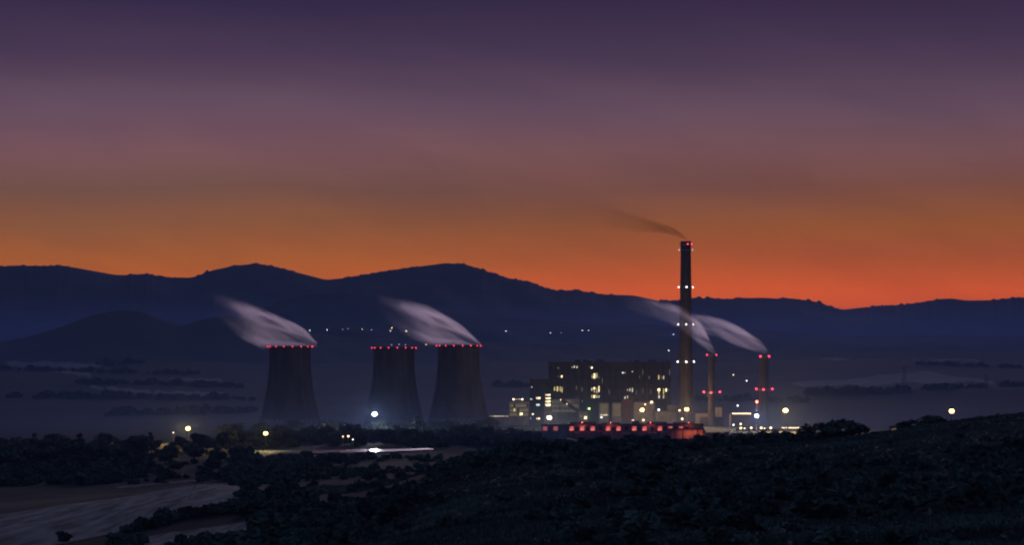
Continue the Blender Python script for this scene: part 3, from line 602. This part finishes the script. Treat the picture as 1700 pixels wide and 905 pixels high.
lit = [(335, 150, 3.2, 3, 'win_d'), (497, 140, 1.2, 3, 'win_w'), (520, 137, 1.6, 3.6, 'win_w'), (552, 140, 1.6, 3, 'win_w'), (698, 138, 1, 2.6, 'win_d'), (728, 147, 2.8, 3, 'win_b'),
       (372, 250, 2, 3.4, 'win_b'), (335, 250, 1.6, 2.5, 'win_d'), (733, 250, 1.4, 6.5, 'win_y'), (757, 245, 2.4, 8, 'win_b'), (784, 240, 1.3, 8, 'win_y'), (812, 258, 1.2, 5, 'win_d'), (1090, 207, 2.2, 2.2, 'win_c'), (1115, 207, 1.0, 1.4, 'win_w'), (1203, 193, 1.4, 1.6, 'win_w'),
       (1290, 255, 1.3, 5, 'win_d'), (1400, 262, 1.3, 5, 'win_d'), (1513, 260, 1.5, 7.5, 'win_y'), (1545, 262, 1.1, 5, 'win_d'), (1570, 262, 1.3, 6, 'win_w'),
       (288, 395, 1.5, 6.5, 'win_y'), (322, 398, 2.4, 8, 'win_y'), (345, 400, 1.3, 8, 'win_y'), (357, 398, 1.1, 8, 'win_y'), (376, 410, 1.3, 8.5, 'win_y'), (545, 385, 1.2, 7, 'win_d'), (580, 405, 1.2, 6, 'win_d'), (610, 400, 1.2, 8, 'win_d'),
       (727, 402, 1.6, 5, 'win_w'), (755, 390, 2.6, 3.4, 'win_b'), (757, 425, 1.2, 4, 'win_y'), (786, 420, 1.1, 9, 'win_y'), (812, 400, 1.7, 10.5, 'win_b'), (1143, 408, 2, 2.4, 'win_w'), (1174, 408, 1.2, 5, 'win_w'), (1203, 410, 1.4, 7, 'win_w'),
       (1514, 408, 4, 4.2, 'win_b'), (1514, 440, 1.3, 6, 'win_y'), (1570, 430, 1.3, 10, 'win_y'), (1600, 410, 1.9, 5.5, 'win_b'), (1630, 410, 1.1, 4, 'win_d'),
       (728, 485, 1.3, 5, 'win_y'), (755, 487, 2.4, 5, 'win_b'), (784, 488, 1.4, 4.5, 'win_w'), (810, 488, 1.3, 4, 'win_w'), (612, 540, 1.8, 3, 'win_d'), (1117, 500, 1.8, 3.6, 'win_w'), (1145, 492, 1.5, 5, 'win_w'), (1146, 535, 2.2, 3.4, 'win_b'), (1517, 490, 2.4, 5, 'win_w'), (1570, 490, 1.3, 5.5, 'win_w'),
       (548, 520, 1, 8, 'win_d'), (850, 300, 1, 10, 'win_d'), (930, 430, 1, 9, 'win_d'), (1325, 200, 1.1, 9, 'win_d'), (1325, 420, 1, 9, 'win_d'), (1250, 440, 1.1, 8, 'win_d'), (1420, 430, 1, 8, 'win_d'), (1640, 200, 1.2, 10, 'win_d')]
used = []
for a, b, w_, h_, m in lit:
    p = z6(a, b); window(bh, Yb, cx, p[0], p[1], w_, h_, m, .3); used.append(p)
for row, py in enumerate((613, 628, 647, 661)):
    for k in range(48):
        px = 914 + k * 4.16
        if all(abs(px - u[0]) > 3 or abs(py - u[1]) > 7 for u in used): window(bh, Yb, cx, px, py, 1.3, 7.5, 'glass', .1)
bb, W, H = bld('bunker_bay', 880, 911.2, 630, 3052, 45, 'cladding', 'lower dark bay at the left end of the boiler house with bright landing lights'); cx = bb.location.x
z1 = lambda a, b: (800 + a / 7.544, 620 + b / 7.544)
for a, b, w_, h_, m in ((622, 175, 1.8, 1.8, 'win_c'), (618, 325, 2.6, 2.2, 'win_c'), (705, 312, 6.5, 3, 'win_b'), (702, 397, 5, 3, 'win_c'), (638, 513, 2.6, 2.4, 'win_b'), (616, 566, 1.6, 1.6, 'win_c'), (705, 568, 5.5, 2.6, 'win_b'), (660, 570, 1.2, 1.6, 'win_y')):
    p = z1(a, b); window(bb, 3052, cx, *p, w_, h_, m)
for k in range(5):
    for py in (638, 650): window(bb, 3052, cx, 885 + 5.3 * k, py, 1.4, 4.5, 'glass', .1)
for k in range(6): x = PX(882 + 5.4 * k, 3052) - cx; MB().box(x - .35, x + .35, -.35, .05, 0, H - 2).build('pilaster', 'pilaster', bb)
# stair tower with four lit landings, then the glazed crusher annex under the conveyor
st, W, H = bld('stair_tower', 904, 915, 653, 3030, 9, 'plaster', 'pale stair tower with four stacked bright landing windows'); cx = st.location.x
for b, h_ in ((272, 1.6), (315, 2.4), (355, 2.4), (398, 3.6)): p = z1(828, b); window(st, 3030, cx, p[0], p[1], 8, h_, 'win_b')
an, W, H = bld('crusher_annex', 915.3, 962, 663, 3032, 12, 'plaster', 'dim glazed annex with many narrow windows under the inclined conveyor'); cx = an.location.x
for r_, py in enumerate((667, 674, 682)):
    for k in range(11):
        if 918 + k * 4 < 926 + (py - 660) * 1.6 + 12: window(an, 3032, cx, 918 + k * 4, py, 2.4, 5, 'win_d' if (k * 5 + r_ * 3) % 4 else 'win_w' if r_ == 1 and k in (3, 4) else 'win_ol')
cv = thing('conveyor', 'long inclined coal conveyor gallery climbing left to the boiler house', 'conveyor', (PX(939, 3015), 3015, 0)); cx = cv.location.x
a_, b_ = P(897, 640, 3015), P(977, 694, 3015)
def incl(z0, z1, y0, y1):
    p, q = (a_.x - cx, a_.z), (b_.x - cx, b_.z)
    return [(p[0], y0, p[1] + z0), (q[0], y0, q[1] + z0), (q[0], y1, q[1] + z0), (p[0], y1, p[1] + z0), (p[0], y0, p[1] + z1), (q[0], y0, q[1] + z1), (q[0], y1, q[1] + z1), (p[0], y1, p[1] + z1)]
BF = [(0, 3, 2, 1), (4, 5, 6, 7), (0, 1, 5, 4), (1, 2, 6, 5), (2, 3, 7, 6), (3, 0, 4, 7)]
MB().add(incl(-2.6, 1.9, -2.2, 2.2), BF).build('gallery', 'cladding', cv); MB().add(incl(1.92, 2.3, -2.5, 2.5), BF).build('gallery_roof', 'steel', cv)
for q in (.22, .4, .58, .76, .92):
    c_ = a_.lerp(b_, q); x = c_.x - cx
    MB().bar((x - .8, -1.8, -.5), (x, -1.8, c_.z - 1.9), .25).bar((x + .8, 1.8, -.5), (x, 1.8, c_.z - 1.9), .25).bar((x - .8, -1.8, c_.z * .4), (x + .8, 1.8, c_.z * .4), .12).build('trestle', 'steel', cv)
for q in (.42, .55): c_ = a_.lerp(b_, q); link('lamp_globe', ball_mesh(.5, 'pin_o'), cv, (c_.x - cx, -2.6, c_.z - 1))
tf, W, H = bld('transfer_house', 960, 976, 684, 2990, 10, 'plaster', 'small pale transfer house at the foot of the conveyor'); cx = tf.location.x
window(tf, 2990, cx, 972, 694, 4.5, 4.5, 'win_b'); window(tf, 2990, cx, 965, 691, 3, 4, 'win_ol')
# pale office block left
ob, W, H = bld('office_block', 845, 878.5, 667, 2960, 14, 'plaster', 'small lit office block left of the boiler house, bright lamp strip on its roof'); cx = ob.location.x
for py in (673.5, 681, 688):
    for k in range(10): window(ob, 2960, cx, 848 + k * 3.05, py, 2.2, 5, 'win_y' if (k, py) in ((2, 681), (5, 688)) else 'win_ol' if (k * 3 + int(py)) % 7 else 'glass')
window(ob, 2960, cx, 865.5, 687.5, 4, 3.6, 'win_b', .3)
s_ = MB().bar((PX(851, 2960) - cx, -1, H + .6), (PX(851, 2960) - cx, -1, H + 2), .1).bar((PX(868, 2960) - cx, -1, H + .6), (PX(868, 2960) - cx, -1, H + 2), .1).build('lamp_post', 'steel', ob)
MB().box(PX(851, 2960) - cx, PX(868, 2960) - cx, -1.3, -.7, H + 2.1, H + 2.7).build('glow_strip', 'win_w', ob)
for q in (852.5, 867): link('lamp_globe', ball_mesh(1.0, 'pin_o'), ob, (PX(q, 2960) - cx, -1.5, H + 2.4))
fw, W, H = bld('yard_wall', 813, 844.5, 689.5, 2900, 1, 'plaster', 'long low pale wall with a painted band of light left of the office block', 'wall'); cx = fw.location.x
MB().box(-W / 2, W / 2, -.3, -.05, H - 1.6, H - .9).build('glow_strip', glowm('wall_glow_dim', (1, .75, .5), .8, uneven=.3), fw)  # glowing band stands in for light falling on the wall
# louvred pair
for p0, p1, lb in ((994.5, 1011, 'left one of two dim louvred filter blocks before the boiler house'), (1016, 1031.5, 'right one of two dim louvred filter blocks before the boiler house')):
    fb, W, H = bld('filter_block', p0, p1, 669, 3000, 14, 'plaster', lb); cx = fb.location.x
    for i, py in enumerate((673.5, 677.5, 681.5, 685.5, 689.5)):
        window(fb, 3000, cx, (p0 + p1) / 2, py, (p1 - p0) * .74, 1.8, 'win_ol' if i < 4 or p0 > 1000 else 'win_w', .2, 'glowing_louvre')  # louvres glow by themselves, standing in for light on the facade
window_l = link('lamp_globe', ball_mesh(.8, 'pin_w'), fb, (PX(998.5, 3000) - fb.location.x, -.8, PZ(693.5, 3000)))
bld('duct_house', 1033, 1051, 664, 3010, 16, 'brick', 'dark reddish block right of the louvred filter blocks')
bld('ash_annex', 1052, 1087, 668.5, 2990, 16, 'plaster', 'pale annex wall lit orange by the floodlight in front')
bld('ash_annex', 1087.4, 1127, 683.5, 2985, 12, 'plaster', 'low pale wall between the orange lamps, left of the tall chimney')
bld('pump_house', 1108, 1126, 673, 3000, 12, 'plaster', 'square pale house just left of the tall chimney base')
bld('fan_house', 1155, 1178, 687, 2940, 14, 'plaster', 'long pale fan house between the tall and the slim chimney')
bld('elevator_block', 1187, 1198.5, 677, 2930, 12, 'plaster', 'narrow upright pale block right of the slim chimney')
bld('workshop', 1163, 1200, 694, 2900, 10, 'cladding', 'low dark workshop at the foot of the slim chimney')
es, W, H = bld('loading_shed', 1213, 1247, 689.5, 2860, 18, 'cladding', 'open shed with a row of bright eave lamps left of the white floodlight'); cx = es.location.x
for k in range(9): link('eave_lamp', ball_mesh(.75, 'pin_o'), es, (PX(1217 + k * 3.55, 2860) - cx, -.9, PZ(687, 2860)))
for k, (a, b) in enumerate(((1052, 668), (1083, 668), (1094, 681.5), (1052, 694), (1068, 697))):
    pass
# lamps fixed on the annexes
for bname, px, py, Y, m, r in (('ash_annex', 1081.5, 668.5, 2985, 'win_b', 1.6), ('ash_annex', 1093.5, 681, 2982, 'pin_w', 1.2), ('fan_house', 1128, 682, 2900, 'pin_o', 1.0)): pass
for px, py, Y, m, r, lb in ((1081.5, 668.5, 2975, 'win_b', 1.7, 'slanting bright lamp on the corner of the orange lit annex'), (1071, 672, 2970, 'pin_o', .8, 'small lamp right above the orange floodlight'), (1093.5, 681, 2975, 'pin_w', 1.1, 'oval white lamp right of the orange lit annex'),
                            (1128, 682, 2890, 'pin_o', .9, 'small lamp left of the tall chimney floodlight'), (1050.5, 699.5, 2700, 'win_b', 1.4, 'warm lamp over the red hall roof, left one'), (1068, 698, 2700, 'win_b', 1.2, 'warm lamp over the red hall roof, right one')):
    pole_lamp(px, py, Y, m, r, lb, 'yard lamps around the plant', name='yard_lamp')
# red hall
Yr = 2470
rh, W, H = bld('red_hall', 940, 1168, 705, Yr, 18, 'hallwall', 'long low brick hall with a row of square red glowing windows'); cx = rh.location.x
for px in (949, 966.5, 984, 1009.6, 1027, 1053, 1070, 1095.5, 1112.8, 1130.5): window(rh, Yr, cx, px, 712, 7, 6.6, 'win_r', .15)
for px in (958, 975.5, 997, 1018.5, 1040, 1061.5, 1083, 1104, 1121.5, 1140): window(rh, Yr, cx, px, 712, 5.5, 6, 'glass', .1)
for p0, p1, hh in ((946, 990, 1.6), (1001, 1030, .9), (1049, 1062, 2.6), (1074, 1108, 1.5), (1118, 1150, 1.0)):
    a = PX(p0, Yr) - cx; b = PX(p1, Yr) - cx; MB().add([(a, 3, H + .55), (b, 3, H + .55), (b, 13, H + .55), (a, 13, H + .55), (a, 6, H + .6 + hh), (b, 6, H + .6 + hh), (b, 10, H + .6 + hh), (a, 10, H + .6 + hh)], BF).build('roof_monitor', 'hallwall', rh)
for p0, p1, hh, dd in ((953, 962, 4.2, 3), (990, 1000, 5.5, 4), (1031, 1046, 3.6, 3), (1075, 1090, 4.6, 4), (1100, 1107, 5, 2.5)):
    a = PX(p0, Yr) - cx; b = PX(p1, Yr) - cx; MB().box(a, b, -dd, -.05, -.5, hh).add([(a - .2, -dd - .2, hh), (b + .2, -dd - .2, hh), (b + .2, -.05, hh + 1), (a - .2, -.05, hh + 1)], [(0, 1, 2, 3)]).build('lean_to', 'hallwall', rh)
for px in (945, 1003, 1045, 1088, 1145): x = PX(px, Yr) - cx; MB().box(x - .4, x + .4, -.4, .05, 0, H).build('pilaster', 'brick', rh)
rl, W, H = bld('gate_house', 899, 941.5, 706, 2440, 10, 'plaster', 'low wing with two dim pink red windows left of the red hall'); cx = rl.location.x
for px in (905, 922.5): window(rl, 2440, cx, px, 712, 7, 6.6, glowm('window_pink', (1, .16, .2), .33), .15) if False else window(rl, 2440, cx, px, 712, 7, 6.6, 'win_p' if 'win_p' in M else M.setdefault('win_p', glowm('window_pink', (1, .2, .22), .35)) and 'win_p', .15)
sw = thing('storage_bay', 'open bay glowing strong orange red at the right end of the red hall', 'building', (PX(1150, 2440), 2440, 0)); cx = sw.location.x
Hs = PZ(713, 2440)
for px in (1112, 1120, 1133.5, 1158, 1168): x = PX(px, 2440) - cx; MB().box(x - .5, x + .5, -.5, .5, -.5, Hs).build('column', 'brick', sw)
MB().box(PX(1110, 2440) - cx, PX(1170, 2440) - cx, -1.5, 8, Hs + .003, Hs + .6).build('roof', 'roof', sw)
MB().box(PX(1110, 2440) - cx, PX(1170, 2440) - cx, 8.2, 8.6, -.5, Hs).build('back_wall', 'plaster', sw)
L = bpy.data.lights.new('bay_light', 'AREA'); L.energy = 2600; L.color = (1, .17, .09); L.shape = 'RECTANGLE'; L.size = 22; L.size_y = 4
lo = link('bay_light', L, sw, (0, 3, Hs - .3))
L = bpy.data.lights.new('hall_light', 'POINT'); L.energy = 900; L.color = (1, .2, .14); L.shadow_soft_size = .6
for dx in (-48, -22, 14, 49):
    lm = MB().ball((0, 0, 0), .35).build('wall_lamp', 'redlamp', rh, (dx, -2.2, PZ(702, Yr))); lo = link('hall_light', L, lm, (0, -1, 0))
cw = thing('retaining_wall', 'low wall fading right from the red hall in dim red light', 'wall', (PX(1190, 2460), 2460, 0)); cx = cw.location.x
MB().box(PX(1170.5, 2460) - cx, PX(1208, 2460) - cx, 0, .6, -.5, 5).build('wall', 'brick', cw); MB().box(PX(1170.5, 2460) - cx, PX(1208, 2460) - cx, -.1, .7, 5.003, 5.2).build('coping', 'concrete', cw)
fn = thing('yard_fence', 'low lit fence line right of the yard lamps', 'fence', (PX(1275, 2720), 2720, 0)); cx = fn.location.x
MB().box(PX(1222, 2720) - cx, PX(1327, 2720) - cx, 0, .2, .2, 2.4).build('panel', 'cladding', fn)
for k in range(30): x = PX(1222 + 3.62 * k, 2720) - cx; MB().box(x - .12, x + .12, -.15, .35, -.5, 2.7).build('post', 'cladding', fn)
for k in range(13): link('fence_lamp', ball_mesh(.5, 'pin_o'), fn, (PX(1299 + 2.2 * k, 2720) - cx, -.4, 2.9 if k % 3 else 3.2)) if k != 4 else None
for px, pyt, Y, lb, w2 in ((690, 731, 2300, 'tiny pale hut lit by a lamp below the right cooling tower', 7), (1487, 687, 1320, 'small pale shed added for a lit patch left of the low spreading tree on the crest', 16)):  # the crest shed is made up to carry a lit patch
    x = PX(px, Y); g = gz(x, Y); o = thing('hut', lb, 'hut', (x, Y, g)); ww = w2 * Y / F / 2; hh = 3.0
    MB().box(-ww, ww, 0, 4, -1, hh).build('wall', 'plaster', o); MB().add([(-ww - .3, -.3, hh), (ww + .3, -.3, hh), (ww + .3, 4.3, hh), (-ww - .3, 4.3, hh), (-ww - .3, 2, hh + 1.4), (ww + .3, 2, hh + 1.4)], [(0, 1, 5, 4), (2, 3, 4, 5), (0, 4, 3), (1, 2, 5), (0, 3, 2, 1)]).build('roof', 'roof', o)
    MB().box(-.5, .5, -.1, .05, 0, 2.1).build('door', 'bark', o)
    L = bpy.data.lights.new('added_light', 'POINT'); L.energy = 120; L.color = WRM; lm = MB().ball((0, -.6, 2.6), .15).build('added_lamp', 'pin_o', o); link('added_light', L, lm, (0, -1.2, 2.6))  # lamps added at the doors to brighten the pale walls

# lattice pylons
def pylon(px, py_t, py_b, label):
    h = hit(px, py_b); H = PZ(py_t, h.y) - h.z; o = thing('lattice_pylon', label, 'pylon', h)
    wd = lambda z: 4.0 * (1 - z / H) ** 1.2 + .6
    m = MB(); zs = np.linspace(0, H, 11)
    for s in (-1, 1):
        for q in (-1, 1):
            for a, b in zip(zs[:-1], zs[1:]):
                m.bar((s * wd(a), q * wd(a), a), (s * wd(b), q * wd(b), b), .28, n=4)
                m.bar((s * wd(a), q * wd(a), a), (-s * wd(b), q * wd(b), b), .14, n=4); m.bar((s * wd(a), q * wd(a), a), (s * wd(b), -q * wd(b), b), .14, n=4)
    m.build('mast', 'steel', o)
    for f, L_ in ((.7, 8), (.82, 6.5), (.93, 5)):
        z = f * H; c = MB()
        for s in (-1, 1): c.bar((0, 0, z), (s * L_, 0, z), .25, n=4).bar((0, 0, z + 2), (s * L_, 0, z), .2, n=4)
        c.build('crossarm', 'steel', o)
    return o
pylon(1501, 607, 652, 'tall lattice pylon standing in the pale field at far right')
pylon(1637, 622, 646, 'smaller faint lattice pylon near the right edge')

# ------------------------------------------------------------------ steam and smoke
def plume(name, label, px, py, Y, table, dens, color, ywide=1.0, shell=.55, absorb=0, noise=.85, group=None, cat='steam'):
    """table rows: downwind distance, centre height, half height, strength (photo pixels at that depth)"""
    k = Y / F; s0, s1 = table[0][0] * k, table[-1][0] * k
    ss = np.array([r[0] for r in table]) * k; zc = np.array([r[1] for r in table]) * k; rr = np.array([r[2] for r in table]) * k
    sm = np.linspace(s0, s1, 28); A = np.array([r[3] for r in table])
    n = 2
    def sm_(v):
        v = np.interp(np.linspace(s0, s1, 200), ss, v); kk = np.hanning(23)[1:-1]; kk /= kk.sum(); e = np.convolve(np.pad(v, 10, mode='reflect', reflect_type='odd'), kk, 'valid')
        return np.interp(sm, np.linspace(s0, s1, 200), e)
    ZC, RR, AA = sm_(zc), np.maximum(sm_(rr), .6), np.clip(sm_(A), 0, 1)
    m = MB(); N = 24; vs = []
    for s, z, r in zip(sm, ZC, RR): vs += [(-s, r * ywide * math.cos(a), z + r * math.sin(a)) for a in np.linspace(0, 2 * np.pi, N, endpoint=False)]
    fs = [(i * N + j, i * N + (j + 1) % N, (i + 1) * N + (j + 1) % N, (i + 1) * N + j) for i in range(27) for j in range(N)] + [tuple(range(N - 1, -1, -1)), tuple(range(27 * N, 28 * N))]
    m.add(vs, fs)
    mat = bpy.data.materials.new(name); mat.use_nodes = True; nt = mat.node_tree; nt.nodes.clear()
    tc = nt.nodes.new('ShaderNodeTexCoord'); sp = nt.nodes.new('ShaderNodeSeparateXYZ'); nt.links.new(tc.outputs['Object'], sp.inputs[0])
    X, Yo, Z = (S(nt, sp.outputs[i]) for i in range(3))
    q = (X * -1.0 - s0) / (s1 - s0)
    zlo, zsc = min(ZC.min(), 0) - 1, 0; zsc = ZC.max() - zlo + 1; rsc = RR.max() + .1
    co = ramp(nt, q, [(i / 27, ((z - zlo) / zsc, r / rsc, a)) for i, (z, r, a) in enumerate(zip(ZC, RR, AA))])
    sp2 = nt.nodes.new('ShaderNodeSeparateColor'); nt.links.new(co, sp2.inputs[0]); zc_, r_, a_ = (S(nt, sp2.outputs[i]) for i in range(3))
    r_ = r_ * rsc; dz = (Z - (zc_ * zsc + zlo)) / r_; dy = Yo / (r_ * ywide); d = (dz * dz + dy * dy).sqrt()
    nz = nt.nodes.new('ShaderNodeTexNoise'); mp = nt.nodes.new('ShaderNodeMapping'); nt.links.new(tc.outputs['Object'], mp.inputs[0]); nt.links.new(mp.outputs[0], nz.inputs[0])
    mp.vector_type = 'TEXTURE'; mp.inputs['Rotation'].default_value = (0, R(30), 0); mp.inputs['Scale'].default_value = (2.2, 1, .75); nz.inputs['Scale'].default_value = .05; nz.inputs['Detail'].default_value = 3
    nf = (S(nt, nz.outputs[0]) - .5) * noise
    prof = (d + nf).sstep(1.0, .5) * d.sstep(1.0, .85)
    streak = nt.nodes.new('ShaderNodeTexNoise'); mp3 = nt.nodes.new('ShaderNodeMapping'); nt.links.new(tc.outputs['Object'], mp3.inputs[0]); nt.links.new(mp3.outputs[0], streak.inputs[0])
    mp3.vector_type = 'TEXTURE'; mp3.inputs['Rotation'].default_value = (0, R(30), 0); mp3.inputs['Scale'].default_value = (4, 1, .6); streak.inputs['Scale'].default_value = .09; streak.inputs['Detail'].default_value = 4
    edge = dz.sstep(.0, .62, 1 - shell, 1.25).max(dz.sstep(-.25, -.8, 0, .75))
    body = prof * edge * S(nt, streak.outputs[0]).sstep(.32, .66, *((.12, 1.9) if cat == 'steam' else (.7, 1.3))) * a_ * dens
    vol = nt.nodes.new('ShaderNodeVolumePrincipled'); vol.inputs['Color'].default_value = (*color, 1); vol.inputs['Anisotropy'].default_value = .84 if cat == 'steam' else .2
    nt.links.new(body.o, vol.inputs['Density'])
    out = nt.nodes.new('ShaderNodeOutputMaterial'); nt.links.new(vol.outputs[0], out.inputs['Volume'])
    ob = m.build(name, mat, None, P(px, py, Y)); bm = bmesh.new(); bm.from_mesh(ob.data); bmesh.ops.recalc_face_normals(bm, faces=bm.faces); bm.to_mesh(ob.data); bm.free()
    return tag(ob, label, cat, group)
plume('steam_plume', 'pinkish steam streaming left off the leftmost cooling tower', 481.5, 574, 2985, [(-45, 2, 5, .6), (-36, 6, 10, 1), (-24, 13, 17, 1), (0, 18, 25, .95), (25, 23, 33, .95), (45, 27, 38, .95), (65, 35, 38, .5), (82, 44, 34, .18), (100, 55, 30, .05), (120, 66, 27, .012), (140, 77, 24, 0)], .10, (.99, .97, 1), .9, .85)
plume('steam_plume', 'pinkish steam streaming left off the right cooling tower', 761.5, 574, 2990, [(-37, 0, 4, .8), (-28, 5, 9, 1), (-10, 15, 16, 1), (10, 22, 25, .9), (35, 28, 35, .85), (58, 36, 37, .5), (80, 44, 34, .2), (100, 52, 30, .055), (120, 60, 28, .014), (140, 67, 26, 0)], .10, (.99, .97, 1), .9, .85)
plume('steam_plume', 'steam bending left from the short slim chimney across the tall one', 1182, 588, 2880, [(-5, 1, 3, .7), (0, 8, 8, 1), (6, 17, 14, 1), (12, 27, 20, 1), (22, 38, 24, .95), (35, 48, 24, .8), (55, 62, 21, .55), (80, 71, 19, .28), (110, 78, 17, .1), (150, 86, 16, 0)], .048, (.99, .97, 1), .9, .6)
plume('steam_plume', 'rounded steam cloud leaning left from the rightmost chimney', 1268.5, 590, 2905, [(-7, 2, 2.5, .7), (-3, 9, 8, .9), (6, 15, 13, 1), (20, 20, 16, 1), (35, 27, 19, 1), (50, 34, 21, .9), (70, 43, 20, .75), (95, 51, 18, .5), (120, 57, 16, .2), (150, 62, 14, 0)], .048, (.99, .97, 1), .9, .6)
plume('smoke_plume', 'thin brown smoke trailing left from the tall chimney', 1138.5, 400, 2960, [(-7, -1, 2, .3), (0, 4, 4, 1), (8, 10, 6, 1), (18, 15, 8, .9), (35, 20, 10, .6), (60, 25, 14, .25), (95, 32, 20, .09), (150, 42, 28, .035), (230, 56, 34, .015), (340, 72, 40, 0)], .10, (.10, .06, .05), .9, .1, noise=.35, cat='smoke')

# ------------------------------------------------------------------ haze
hz = bpy.data.materials.new('haze'); hz.use_nodes = True; n_ = hz.node_tree; n_.nodes.clear()
vol = n_.nodes.new('ShaderNodeVolumePrincipled'); vol.inputs['Color'].default_value = (.54, .66, 1.0, 1); vol.inputs['Density'].default_value = 2.6e-5; vol.inputs['Anisotropy'].default_value = .0
out = n_.nodes.new('ShaderNodeOutputMaterial'); n_.links.new(vol.outputs[0], out.inputs['Volume'])
tag(MB().box(-14000, 14000, -900, 17300, -80, 760).build('haze', hz), 'thin blue evening haze over the valley', None, kind='stuff')

ms = bpy.data.materials.new('valley_mist'); ms.use_nodes = True; n_ = ms.node_tree; n_.nodes.clear()
tc = n_.nodes.new('ShaderNodeTexCoord'); sp = n_.nodes.new('ShaderNodeSeparateXYZ'); n_.links.new(tc.outputs['Object'], sp.inputs[0])
Xm, Ym, Zm = (S(n_, sp.outputs[i]) for i in range(3))
ym = (Zm.max(0.0) * (-1 / 18.0))._m('EXPONENT') * 5e-4 * Ym.sstep(2150, 2400) * Ym.sstep(3300, 3000) * Xm._m('ABSOLUTE').sstep(700, 450)  # denser yard mist, added to spread a glow around the lamps
near = (Zm.max(0.0) * (-1 / 90.0))._m('EXPONENT') * 6e-5 * Ym.sstep(800, 2300)
deep = Zm.sstep(340, 110) * 3.2e-4 * Ym.sstep(8600, 10200) * Ym.sstep(14200, 12800)
dm = ym + (near + deep) * Zm.sstep(620, 420)
vol = n_.nodes.new('ShaderNodeVolumePrincipled'); vol.inputs['Color'].default_value = (.36, .52, 1.0, 1); n_.links.new(dm.o, vol.inputs['Density'])
out = n_.nodes.new('ShaderNodeOutputMaterial'); n_.links.new(vol.outputs[0], out.inputs['Volume'])
tag(MB().box(-9000, 9000, 780, 15000, -70, 640).build('valley_mist', ms), 'low blue mist lying in the valley below the mountains', None, kind='stuff')
